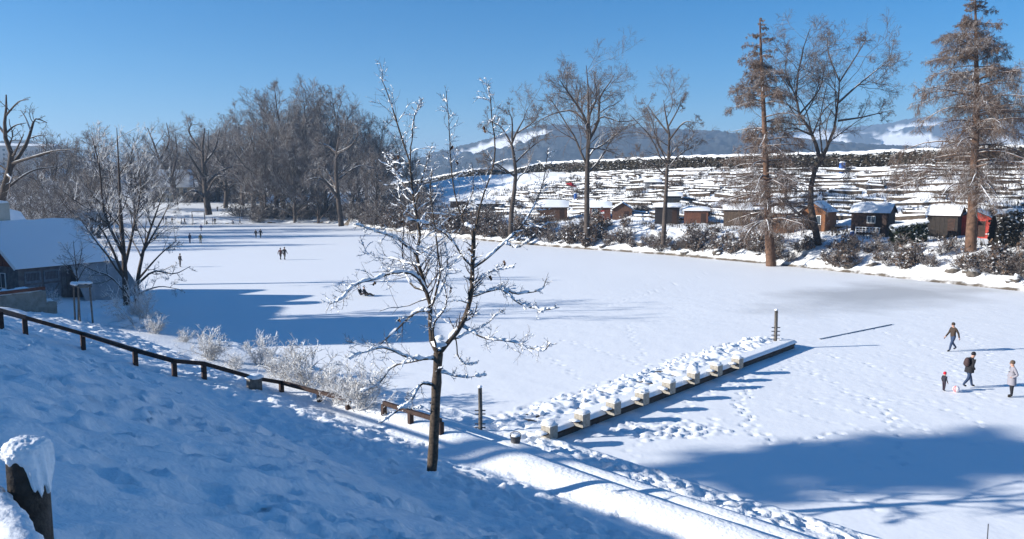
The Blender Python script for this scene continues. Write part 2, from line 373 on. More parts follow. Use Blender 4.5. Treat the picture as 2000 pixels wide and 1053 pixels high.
# ---- allotment hillside, medium grid along the right shore
e = np.array([-.62, .785]); e /= np.linalg.norm(e); nrm = np.array([e[1], -e[0]])
av = np.arange(-75, 240, .55); bv = np.concatenate([np.arange(-30, 96, .5), np.arange(96, 160, 3)])
A, B = np.meshgrid(av, bv, indexing='ij'); X = 33+e[0]*A+nrm[0]*B; Y = 100+e[1]*A+nrm[1]*B
dr = seg_dist(X, Y, right_line); ins = in_lake(X, Y)
Z = H(X, Y)
k = np.where(ins, 0, sstep(.3, 3, dr)); Z += k*(fbm(X, Y, 3.2, 4, 70)*.55+fbm(X, Y, .9, 2, 71)*.16)
Z += np.where(~ins & (dr < 9), fbm(X, Y, 1.6, 3, 72)*.8*sstep(.5, 3, dr)*(1-sstep(7, 10, dr)), 0)
Z = np.where(dr*np.where(ins, -1, 1) < -6, -1.5, Z)
M['hill_snow'] = mat('garden_snow', (.13, .105, .08), .8, .5, .8, .05, 3)
snow_cover(M['hill_snow'], .66, .80, .9, .16)
tag(link('allotment_hillside', grid_mesh('allotment_hillside', X, Y, Z, [M['hill_snow']])), kind='structure')
hillA, hillB, hillZ = av, bv, Z
def Hh(x, y):
    a = (x-33)*e[0]+(y-100)*e[1]; b = (x-33)*nrm[0]+(y-100)*nrm[1]
    i = int(np.clip(np.searchsorted(av, a), 0, len(av)-1)); j = int(np.clip(np.searchsorted(bv, b), 0, len(bv)-1)); return float(hillZ[i, j])

# ---- all other ground, coarse
xs2 = np.arange(-420, 420, 4.); ys2 = np.arange(-160, 640, 4.)
X, Y = np.meshgrid(xs2, ys2, indexing='ij'); Z = H(X, Y)
s_, t__ = st(X, Y); inA = (s_ > .5) & (s_ < 24) & (t__ > -30) & (t__ < 60)
a_ = (X-33)*e[0]+(Y-100)*e[1]; b2 = (X-33)*nrm[0]+(Y-100)*nrm[1]; inB = (a_ > -70) & (a_ < 235) & (b2 > -24) & (b2 < 154) & (seg_dist(X, Y, right_line) < seg_dist(X, Y, left_line)) & ~in_lake(X, Y)
Z = np.where(in_lake(X, Y), -1.2, Z+fbm(X, Y, 40, 3, 80)*1.2*sstep(5, 40, np.minimum(seg_dist(X, Y, left_line), seg_dist(X, Y, near_line))))
Z = np.where(inA | inB, Z-1.6, Z)
tag(link('snowy_ground', grid_mesh('snowy_ground', X, Y, Z, [M['snow']])), kind='structure')

# ---- far hills: polar sheet from beyond the park to the horizon
ang = np.linspace(R(-62), R(62), 1500); rad = np.concatenate([np.geomspace(430, 1500, 30), np.linspace(1530, 2700, 55), np.linspace(2750, 4700, 60), np.geomspace(4900, 9000, 6)])
AN, RD = np.meshgrid(ang, rad, indexing='ij'); X = RD*np.sin(AN); Y = RD*np.cos(AN)
PXs = 1000+F*np.tan(AN)
c1 = np.interp(PXs, [-600, 0, 60, 180, 330, 600, 790, 850, 940, 1010, 1060, 1150, 1250, 1400, 1550, 1700, 1850, 2000, 2600], [290, 285, 280, 315, 345, 352, 330, 306, 284, 266, 253, 258, 261, 266, 276, 288, 296, 300, 300])
c2 = np.interp(PXs, [-600, 700, 850, 1300, 1400, 1500, 1600, 1700, 1760, 1800, 1900, 2000, 2200, 2600], [335, 335, 325, 272, 266, 262, 256, 250, 240, 235, 241, 234, 245, 250])
z1 = CAMZ+(HOR-c1)/F*2250*np.cos(AN); z2 = CAMZ+(HOR-c2)/F*4000*np.cos(AN)
n1 = fbm(X, Y, 420, 4, 90)
Zh = 8+np.maximum((z1-8)*np.exp(-((RD-2250)/np.where(RD < 2250, 620, 500))**2), (z2-8)*np.exp(-((RD-4000)/np.where(RD < 4000, 800, 900))**2))+n1*10*sstep(600, 1500, RD)
Zh = np.where(RD < 600, 6+(Zh-6)*sstep(430, 600, RD), Zh)
fo = fbm(X*.8, Y, 330, 4, 91)+.16*sstep(1600, 2100, RD)*(1-sstep(2500, 2900, RD))-.05*sstep(3000, 3300, RD)+.10*np.exp(-((RD-3950)/130)**2)+.25*np.exp(-((RD-2250)/110)**2)
forest = sstep(-.17, -.15, fo+.10*sstep(1500, 1900, RD)*(1-sstep(2600, 2900, RD))+.06*sstep(2900, 3200, RD))
Zh += forest*(9+fbm(X, Y, 16, 2, 92)*11)*sstep(900, 1500, RD)-6
me = grid_mesh('far_hills', X, Y, Zh, [])
ca = me.color_attributes.new('forest', 'FLOAT_COLOR', 'POINT'); ca.data.foreach_set('color', np.repeat(forest.ravel()[:, None], 4, 1).astype(np.float32).ravel())
mh = mat('hills', (.80, .82, .85), .9); tt = mh.node_tree; at_ = tt.nodes.new('ShaderNodeAttribute'); at_.attribute_name = 'forest'
nn = tt.nodes.new('ShaderNodeTexNoise'); nn.inputs['Scale'].default_value = .05; nn.inputs['Detail'].default_value = 3
gg = tt.nodes.new('ShaderNodeNewGeometry'); tt.links.new(gg.outputs['Position'], nn.inputs['Vector'])
rp = tt.nodes.new('ShaderNodeValToRGB'); rp.color_ramp.elements[0].color = (.016, .020, .021, 1); rp.color_ramp.elements[1].color = (.05, .052, .056, 1); rp.color_ramp.elements[0].position = .42; rp.color_ramp.elements[1].position = .75
tt.links.new(nn.outputs['Fac'], rp.inputs[0])
mxh = tt.nodes.new('ShaderNodeMixRGB'); mxh.inputs[1].default_value = (.80, .82, .85, 1); tt.links.new(rp.outputs[0], mxh.inputs[2]); tt.links.new(at_.outputs['Fac'], mxh.inputs[0])
tt.links.new(mxh.outputs[0], tt.nodes['Principled BSDF'].inputs['Base Color']); me.materials.append(mh)
tag(link('far_hills', me), kind='structure')
# ---- the air
mv = bpy.data.materials.new('air'); mv.use_nodes = True; tv_ = mv.node_tree; tv_.nodes.remove(tv_.nodes['Principled BSDF'])
pv = tv_.nodes.new('ShaderNodeVolumePrincipled'); pv.inputs['Color'].default_value = (.45, .68, 1, 1); pv.inputs['Density'].default_value = .00027; pv.inputs['Anisotropy'].default_value = .1
tv_.links.new(pv.outputs[0], tv_.nodes['Material Output'].inputs['Volume'])
hz = MB().box(-9200, 9200, -400, 9300, -12, 290).build('haze', mv); tag(hz, kind='stuff')

# ================================================================ trees
def unit(v): return v/(np.linalg.norm(v, axis=-1, keepdims=True)+1e-9)
def interp_path(P, Rd, idx, t):
    n = P.shape[1]; f = t*(n-1); i = np.minimum(f.astype(int), n-2); f = (f-i)
    a = P[idx, i]; b = P[idx, i+1]; return a+(b-a)*f[:, None], unit(b-a), Rd[idx, i]*(1-f)+Rd[idx, i+1]*f
def grow(P, Rd, count, length, ang=(30, 65), npts=5, up=.1, wig=.18, rr=.55, t0=.2, t1=1., taper=.6, rmin=.006, g=rng, lenpow=.0, flat=0):
    """children of the polylines P: returns new polylines"""
    M_ = len(P)
    L = np.linalg.norm(np.diff(P, axis=1), axis=2).sum(1)
    if np.isscalar(count): cnt = np.full(M_, count)
    else: cnt = count
    idx = np.repeat(np.arange(M_), cnt); N = len(idx)
    t = g.uniform(t0, t1, N); p, tan, r = interp_path(P, Rd, idx, t)
    perp = unit(np.cross(tan, unit(g.normal(size=(N, 3))))); perp[:, 2] *= (1-flat); perp = unit(perp)
    a = np.radians(g.uniform(*ang, N))[:, None]; d = unit(np.cos(a)*tan+np.sin(a)*perp)
    ln = length*L[idx]*(1-taper*t)*g.uniform(.6, 1.25, N)
    pts = [p]; stp = (ln/(npts-1))[:, None]
    for i in range(npts-1):
        d = unit(d+g.normal(size=(N, 3))*wig+np.array([0, 0, up])); p = p+d*stp; pts.append(p)
    r0 = np.maximum(r*rr, rmin); R2 = r0[:, None]*np.linspace(1, .35, npts)[None]
    return np.stack(pts, 1), np.maximum(R2, rmin*.6)
def cat_tubes(name, sets, mats, parent=None):
    mb = MB()
    for P, Rd, k in sets:
        V, Q = tubes(P, Rd, k); mb.add(V, Q)
    V = np.vstack(mb.V); Q = np.vstack(mb.Q)
    return mesh_np(name, V, Q, None, mats)
def resample(pts, rad, n):
    pts = np.asarray(pts, float); rad = np.asarray(rad, float)
    if len(pts) > 2:      # Catmull-Rom
        pp = np.vstack([2*pts[0]-pts[1], pts, 2*pts[-1]-pts[-2]]); out = []
        for u in np.linspace(0, len(pts)-1-1e-6, n):
            i = int(u); f = u-i; a, b, c, d = pp[i:i+4]
            out.append(.5*((2*b)+(-a+c)*f+(2*a-5*b+4*c-d)*f*f+(-a+3*b-3*c+d)*f**3))
        out = np.array(out)
    else: out = np.array([pts[0]+(pts[1]-pts[0])*u for u in np.linspace(0, 1, n)])
    return out, np.interp(np.linspace(0, 1, n), np.linspace(0, 1, len(rad)), rad)
def rough_path(n_, pts, rad, amp, g):
    p, r = resample(pts, rad, n_); w_ = g.normal(0, amp, p.shape); w_[0] = 0; return p+w_, r
def traced(px, dist, w0, w1, lean=0., n=9, amp=.0, g=rng, d0=0.):
    """pixel polyline -> world polyline; the limb leaves the trunk's distance by lean metres per metre sideways/upwards"""
    P = [np.array(at(px[0][0], px[0][1], dist+d0))]; acc = 0
    for a, b in zip(px[:-1], px[1:]):
        acc += math.hypot(b[0]-a[0], b[1]-a[1])/F*dist*lean; P.append(at(b[0], b[1], dist+d0+acc))
    k = dist/F/2
    p, r = resample(np.array(P), np.linspace(w0*k, w1*k, len(P)), n)
    if amp: q = g.normal(0, amp, p.shape); q[0] = 0; p = p+q
    return p[None], r[None]
def stack(lst):
    return np.concatenate([a for a, _ in lst]), np.concatenate([b for _, b in lst])
def make_tree(name, label, catg, base, trunk_sets, twig_sets, bark, twig, group=None, extra=()):
    base = np.array(base, float); root = empty(name, tuple(base)); tag(root, label, catg, group)
    for nm, sets, m_ in (('trunk', trunk_sets, bark), ('crown', twig_sets, twig))+tuple(extra):
        if not sets: continue
        me_ = cat_tubes(nm, [(P-base, Rd, k) for P, Rd, k in sets], [m_]); link(nm, me_, root)
    return root
# ---- bare trees of the woods: a few grown kinds, copied
def wood_tree(seed, h=24., spread=.5, dense=1.0, fork=.32, trunk_r=.45):
    g = np.random.default_rng(seed)
    tp, tr = rough_path(9, [(0, 0, -.8), (g.normal(0, .3), g.normal(0, .3), h*.25), (g.normal(0, .6), g.normal(0, .6), h*.55), (g.normal(0, .8), g.normal(0, .8), h*.93)], [trunk_r*1.15, trunk_r, trunk_r*.55, .06], .12, g)
    tp, tr = tp[None], tr[None]
    b1 = grow(tp, tr, 34, spread*1.25, (28, 66), 7, .10, .13, .42, fork, .98, .55, .05, g)
    b2 = grow(*b1, 8, .60, (25, 60), 5, .07, .16, .55, .2, 1., .5, .035, g)
    b3 = grow(*b2, 7, .62, (20, 60), 4, .05, .2, .6, .15, 1., .5, .024, g)
    b4 = grow(*b3, int(3*dense), .75, (20, 60), 3, .05, .25, .7, .1, 1., .4, .017, g)
    return [(tp, tr, 7), (*b1, 5)], [(*b2, 4), (*b3, 3), (*b4, 3)]
kinds = []
for i, (h, sp, dn, fk_, tr_) in enumerate([(24, .42, 1.3, .22, .5), (26, .34, 1.3, .3, .45), (22, .5, 1.3, .15, .5), (27, .38, 1.3, .35, .55), (18, .55, 1.3, .1, .35)]):
    a, b = wood_tree(100+i, h, sp, dn, fk_, tr_)
    h = float(np.percentile(np.concatenate([q[0].reshape(-1, 3)[:, 2] for q in b]), 99.5))
    kinds.append((h, cat_tubes('trunk', a, [M['bark']]), cat_tubes('crown', b, [M['twig_wood']])))
def put_wood(px, top, dist, kind, wscale=1., label='', group=None, name='bare_tree'):
    h, tm, cm = kinds[kind]; p = at(px, 400, dist); z = H1(p[0], p[1])-.1
    hh = (CAMZ+(HOR-top)/F*dist)-z; r = empty(name, (p[0], p[1], z), rng.uniform(0, 6.28)); sc = hh/h
    r.scale = (sc*wscale, sc*wscale, sc); tag(r, [('broad ', ''), ('narrow ', ''), ('low branching ', ''), ('tall ', ''), ('small bushy ', '')][kind][0]+label, 'tree', group)
    link('trunk', tm, r); link('crown', cm, r); return r
WG = 'bare trees of the wood beyond the lake'
WL = 'bare leafless tree dusted with snow in the dense wood beyond the lake'
for px, top, d, k, ws in [(440, 228, 240, 0, 1.1), (475, 205, 250, 3, 1.), (515, 178, 245, 1, 1.1), (555, 165, 240, 0, 1.), (590, 158, 250, 3, 1.05), (625, 158, 245, 1, 1.1), (660, 172, 250, 0, 1.), (690, 190, 240, 3, 1.), (720, 214, 245, 1, 1.),
                          (748, 232, 250, 0, 1.), (500, 235, 226, 2, 1.1), (545, 225, 222, 2, 1.1), (600, 232, 225, 4, 1.), (640, 238, 222, 2, 1.), (700, 240, 226, 4, 1.), (740, 265, 224, 2, 1.), (780, 262, 240, 1, 1.), (805, 290, 250, 0, .9),
                          (575, 270, 214, 4, 1.1), (620, 280, 212, 4, 1.), (520, 285, 218, 4, 1.1), (690, 290, 206, 4, 1.), (735, 300, 196, 4, .9), (610, 200, 260, 2, 1.), (570, 200, 262, 2, 1.)]:
    put_wood(px, top, d, k, ws, WL, WG)
VG = 'bare trees behind the boat house'; VL = 'bare frosted tree in the row behind the boat house and the villa'
for px, top, d, k, ws in [(115, 262, 150, 2, 1.), (150, 275, 165, 4, 1.1), (205, 262, 190, 1, 1.1), (190, 246, 150, 1, 1.), (262, 262, 175, 0, 1.), (340, 262, 255, 1, 1.), (290, 300, 215, 4, 1.), (425, 255, 262, 2, 1.), (85, 290, 190, 4, 1.2), (40, 300, 210, 2, 1.1), (10, 310, 190, 4, 1.2),
                          (300, 270, 285, 2, 1.2), (330, 275, 290, 4, 1.4), (365, 262, 288, 0, 1.2), (395, 258, 292, 2, 1.2), (430, 250, 286, 1, 1.2), (455, 245, 280, 2, 1.2), (410, 300, 275, 4, 1.4), (445, 305, 268, 4, 1.4), (470, 290, 262, 4, 1.3), (275, 300, 270, 4, 1.4),
                          (60, 350, 140, 4, 1.1), (140, 340, 135, 4, 1.1), (100, 370, 120, 4, 1.2), (30, 375, 125, 4, 1.2), (180, 330, 128, 2, 1.1), (-40, 300, 150, 2, 1.2), (300, 330, 232, 4, 1.2)]:
    put_wood(px, top, d, k, ws, VL, VG)

# ---- single trees, their limbs traced one by one
def limb_tree(name, label, dist, base_px, limbs, lv, bark, twig, seed, rootd=.4, group=None):
    g = np.random.default_rng(seed); Ls = []
    for px, w0, w1, lean in limbs: Ls.append(traced(px, dist, w0*.8, w1*.8, lean, 9, .0, g))
    main = stack(Ls); sets = [(*main, 8)]; tw = []; cur = main
    first = True
    for (c, ln, an, n_, up, wig, rr, t0, rmin, k) in lv:
        if first:
            Lm = np.linalg.norm(np.diff(cur[0], axis=1), axis=2).sum(1); cnt = np.maximum(1, (c*Lm/np.mean(Lm))).astype(int); cnt[0] = max(2, cnt[0]//3)
        else: cnt = c
        cur2 = grow(*cur, cnt, ln, an, n_, up, wig, rr, t0, 1., .5, rmin, g)
        (tw if not first else sets).append((*cur2, k))
        cur = cur2; first = False
    b = at(*base_px, dist)
    return make_tree(name, label, 'tree', b, sets, tw, bark, twig, group)
LV = [(11, .5, (30, 70), 6, .03, .18, .5, .3, .03, 4), (7, .62, (25, 65), 5, .03, .2, .55, .15, .02, 3), (6, .68, (25, 65), 4, .02, .22, .65, .1, .015, 3), (4, .7, (20, 60), 3, .02, .25, .7, .1, .012, 3)]
limb_tree('tall_tree', 'tall bare tree with straight trunk and fanned crown on the shrubby bank below the allotments', 124, (1148, 487), [
    ([(1148, 490), (1146, 420), (1147, 330), (1149, 276), (1149, 232), (1149, 180), (1145, 128)], 16, 1.5, 0),
    ([(1149, 270), (1143, 232), (1109, 180), (1093, 156)], 8, 1.5, -.5), ([(1145, 240), (1117, 216), (1077, 224), (1053, 236)], 6, 1.5, .5),
    ([(1149, 276), (1169, 236), (1171, 192), (1189, 164), (1201, 144)], 8, 1.5, .4), ([(1162, 245), (1177, 228), (1213, 238), (1253, 232)], 5, 1.5, -.4),
    ([(1149, 230), (1165, 190), (1160, 150)], 5, 1.5, -.8), ([(1143, 232), (1125, 190), (1130, 145)], 5, 1.2, .9), ([(1148, 330), (1125, 318), (1098, 322)], 4, 1.2, .3), ([(1149, 290), (1180, 292), (1215, 305)], 4, 1.2, .2)], LV, M['bark'], M['twig'], 11)
limb_tree('slender_tree', 'slender bare tree with small rounded crown before the dark shed with green panel', 112, (1295, 472), [
    ([(1295, 478), (1300, 390), (1303, 330), (1308, 270), (1300, 225), (1296, 195)], 12, 1.2, 0), ([(1303, 330), (1330, 300), (1358, 285)], 5, 1.2, .4), ([(1306, 275), (1335, 240), (1360, 240)], 5, 1.2, -.4),
    ([(1302, 345), (1270, 318), (1232, 305)], 5, 1.2, .3), ([(1305, 260), (1278, 225), (1265, 205)], 5, 1.2, .6), ([(1304, 250), (1325, 212), (1330, 195)], 4, 1.2, -.6)], LV, M['bark'], M['twig'], 12)
limb_tree('crooked_tree', 'crooked bare tree rising from the scrub at the lake edge below the hedge ridge', 132, (997, 458), [
    ([(997, 465), (1000, 400), (1008, 350), (1003, 300), (1000, 275), (1020, 240), (1030, 212)], 13, 1.2, 0), ([(1003, 290), (980, 250), (955, 235)], 6, 1.2, .5), ([(1000, 275), (1000, 235), (990, 210)], 5, 1.2, -.5),
    ([(1004, 320), (1035, 290), (1062, 270)], 5, 1.2, .4), ([(1006, 345), (970, 320), (945, 310)], 5, 1.2, -.4), ([(1010, 260), (1045, 235), (1050, 215)], 4, 1.2, .6)], LV, M['bark'], M['twig'], 13)
limb_tree('forked_tree', 'dark bare tree forked into two leaning stems with a broken snowy limb low down', 99, (1605, 515), [
    ([(1605, 520), (1595, 460), (1583, 400), (1584, 365), (1592, 330), (1606, 312), (1630, 250), (1638, 186), (1640, 149)], 19, 2, 0),
    ([(1606, 314), (1598, 300), (1587, 261), (1561, 223), (1555, 175), (1566, 106), (1582, 56)], 11, 1.3, .25), ([(1638, 200), (1683, 160), (1742, 114)], 6, 1.3, .4), ([(1636, 236), (1683, 229), (1742, 215)], 6, 1.3, -.3),
    ([(1640, 160), (1620, 110), (1615, 70)], 4, 1.2, .6), ([(1640, 160), (1675, 105), (1690, 80)], 4, 1.2, -.6), ([(1555, 190), (1535, 140), (1540, 90)], 4, 1.2, .5), ([(1587, 265), (1550, 250), (1525, 258)], 5, 1.2, -.5),
    ([(1560, 225), (1600, 175), (1612, 120)], 5, 1.2, -.4), ([(1592, 448), (1560, 418), (1522, 388)], 10, 5, .3), ([(1588, 345), (1640, 350), (1660, 330)], 4, 1.2, .5)], LV, M['bark'], M['twig'], 14)
limb_tree('gnarled_tree', 'gnarled bare tree with heavy snow on crooked low limbs at the edge of the wood', 178, (665, 430), [
    ([(667, 442), (662, 400), (657, 350), (657, 300), (662, 270)], 15, 3, 0), ([(658, 300), (640, 285), (612, 277)], 7, 2, .4), ([(658, 300), (685, 285), (700, 262)], 7, 2, -.4), ([(662, 390), (640, 360), (620, 348), (600, 352)], 8, 3, -.5),
    ([(660, 370), (635, 330), (612, 332)], 7, 2, .5), ([(662, 350), (700, 325), (735, 330)], 6, 2, .4)], LV, M['bark'], M['twig_wood'], 15)
limb_tree('linden_tree', 'broad bare tree with pale snow along its low sweeping limbs behind the villa lawn', 205, (405, 415), [
    ([(408, 420), (402, 380), (398, 330), (395, 290), (400, 250)], 17, 2, 0), ([(402, 360), (430, 335), (455, 325)], 8, 2, .4), ([(402, 355), (380, 320), (362, 290)], 7, 2, -.5), ([(398, 320), (420, 290), (430, 250)], 6, 2, .6), ([(396, 300), (370, 260), (375, 240)], 6, 2, .3),
    ([(405, 390), (375, 372), (345, 400)], 7, 2, -.3), ([(404, 375), (425, 345), (460, 350)], 6, 2, -.5)], LV, M['bark'], M['twig_wood'], 16)
limb_tree('twisting_tree', 'tall bare tree with forked stems reaching over the villa roof', 235, (330, 400), [
    ([(345, 400), (330, 340), (312, 315), (300, 280), (288, 250)], 10, 2, 0), ([(312, 315), (330, 275), (325, 240)], 6, 1.5, .4), ([(335, 350), (345, 300), (342, 262)], 6, 1.5, -.4)], LV, M['bark'], M['twig_wood'], 17)
limb_tree('gaunt_tree', 'big bare tree with thick crooked limbs lightly snowed above the boat house roof', 76, (-4, 440), [
    ([(-8, 445), (5, 380), (18, 335), (22, 300), (8, 260), (12, 220), (12, 185)], 20, 3, 0), ([(20, 330), (50, 285), (62, 250), (70, 232), (92, 240)], 10, 2, .4), ([(22, 320), (70, 305), (105, 295), (138, 292)], 8, 2, -.4), ([(12, 260), (30, 245), (52, 240)], 5, 1.5, .3),
    ([(12, 225), (35, 200), (50, 195)], 5, 1.5, -.5), ([(8, 260), (-20, 220), (-30, 180)], 6, 1.5, .4), ([(60, 255), (50, 230), (40, 215)], 4, 1.2, .6), ([(18, 335), (-30, 300), (-60, 280)], 7, 2, .2), ([(10, 370), (60, 335), (115, 325)], 7, 2, .6)],
    [(6, .4, (30, 70), 6, .03, .2, .5, .25, .02, 4), (5, .5, (25, 65), 5, .03, .2, .6, .15, .014, 3), (4, .55, (25, 65), 4, .02, .22, .65, .1, .01, 3)], M['bark'], M['twig'], 18)
limb_tree('frosted_tree', 'frosted bare tree with many rising stems beside the boat house at the shore', 57, (256, 605), [
    ([(248, 612), (245, 560), (242, 500), (236, 420), (232, 330), (228, 250)], 17, 1.5, 0), ([(266, 606), (267, 560), (280, 490), (300, 430), (318, 380)], 13, 1.5, .2), ([(246, 555), (225, 500), (200, 450), (170, 415)], 8, 1.3, -.3), ([(264, 560), (300, 530), (340, 535), (372, 520)], 7, 1.3, .3),
    ([(244, 520), (260, 450), (275, 370), (268, 290)], 8, 1.3, .5), ([(242, 500), (205, 420), (195, 330), (180, 270)], 8, 1.3, -.5), ([(268, 548), (310, 500), (345, 470)], 6, 1.2, -.4), ([(248, 575), (215, 540), (175, 525), (140, 500)], 6, 1.2, .4), ([(240, 450), (220, 370), (205, 290)], 6, 1.2, .7),
    ([(267, 575), (310, 560), (350, 565)], 5, 1.2, .6), ([(275, 500), (310, 440), (330, 400)], 6, 1.2, -.6)],
    [(11, .42, (25, 65), 6, .06, .14, .5, .2, .02, 4), (6, .5, (25, 60), 5, .05, .16, .6, .15, .014, 3), (6, .55, (25, 60), 4, .03, .2, .65, .1, .010, 3), (3, .6, (20, 60), 3, .02, .25, .7, .1, .009, 3)], M['bark'], M['twig_frost'], 19)

# ---- larches
def larch(label, dist, trunk_px, w0, seed, crown_w, y_low, nb, top_y):
    g = np.random.default_rng(seed); tr = traced(trunk_px, dist, w0, 2.2, 0, 14)
    P, Rd = tr; m_px = dist/F
    N = nb; t = np.sort(g.uniform(0, 1, N))**.9
    ztop, zl = at(0, top_y, dist)[2], at(0, y_low, dist)[2]
    zz = zl+(ztop-zl)*t; zc = P[0, :, 2]; base = np.stack([np.interp(zz, zc, P[0, :, i]) for i in range(3)], 1); rad = np.interp(zz, zc, Rd[0])
    az = g.uniform(0, 2*np.pi, N); ln = crown_w*m_px*np.clip((1-t)**.6, .12, 1)*g.uniform(.7, 1.25, N)
    d = np.stack([np.cos(az), np.sin(az), np.full(N, .22)+.25*t], 1); pts = [base]; p = base; n = 8
    for i in range(n-1):
        d = unit(d+g.normal(0, .07, (N, 3))+np.array([0, 0, -.11+.03*(i > 4)*2])); p = p+d*(ln/(n-1))[:, None]; pts.append(p)
    b1 = (np.stack(pts, 1), np.maximum(.04, rad*.32)[:, None]*np.linspace(1, .25, n)[None])
    b2 = grow(*b1, 15, .36, (35, 75), 5, -.10, .12, .45, .15, 1., .55, .022, g, flat=.5)
    b3 = grow(*b2, 7, .62, (30, 85), 4, -.32, .16, .6, .1, 1., .35, .016, g)
    b4 = grow(*b3, 5, .75, (30, 85), 3, -.35, .2, .7, .1, 1., .35, .011, g)
    r = make_tree('larch_tree', label, 'tree', at(*trunk_px[0], dist), [(*tr, 10), (*b1, 5)], [(*b2, 3), (*b3, 3), (*b4, 3)], M['bark_larch'], M['twig_larch'])
    return r
larch('tall larch with thin ragged brown crown and ivy trunk, next to the forked tree', 97, [(1506, 520), (1502, 450), (1498, 380), (1493, 250), (1487, 120), (1484, 36)], 20, 21, 108, 440, 115, 40)
larch('broad conical larch with drooping brown branches before the red shed', 84, [(1893, 522), (1898, 440), (1902, 340), (1908, 200), (1906, 90), (1905, -12)], 23, 22, 165, 385, 125, -8)

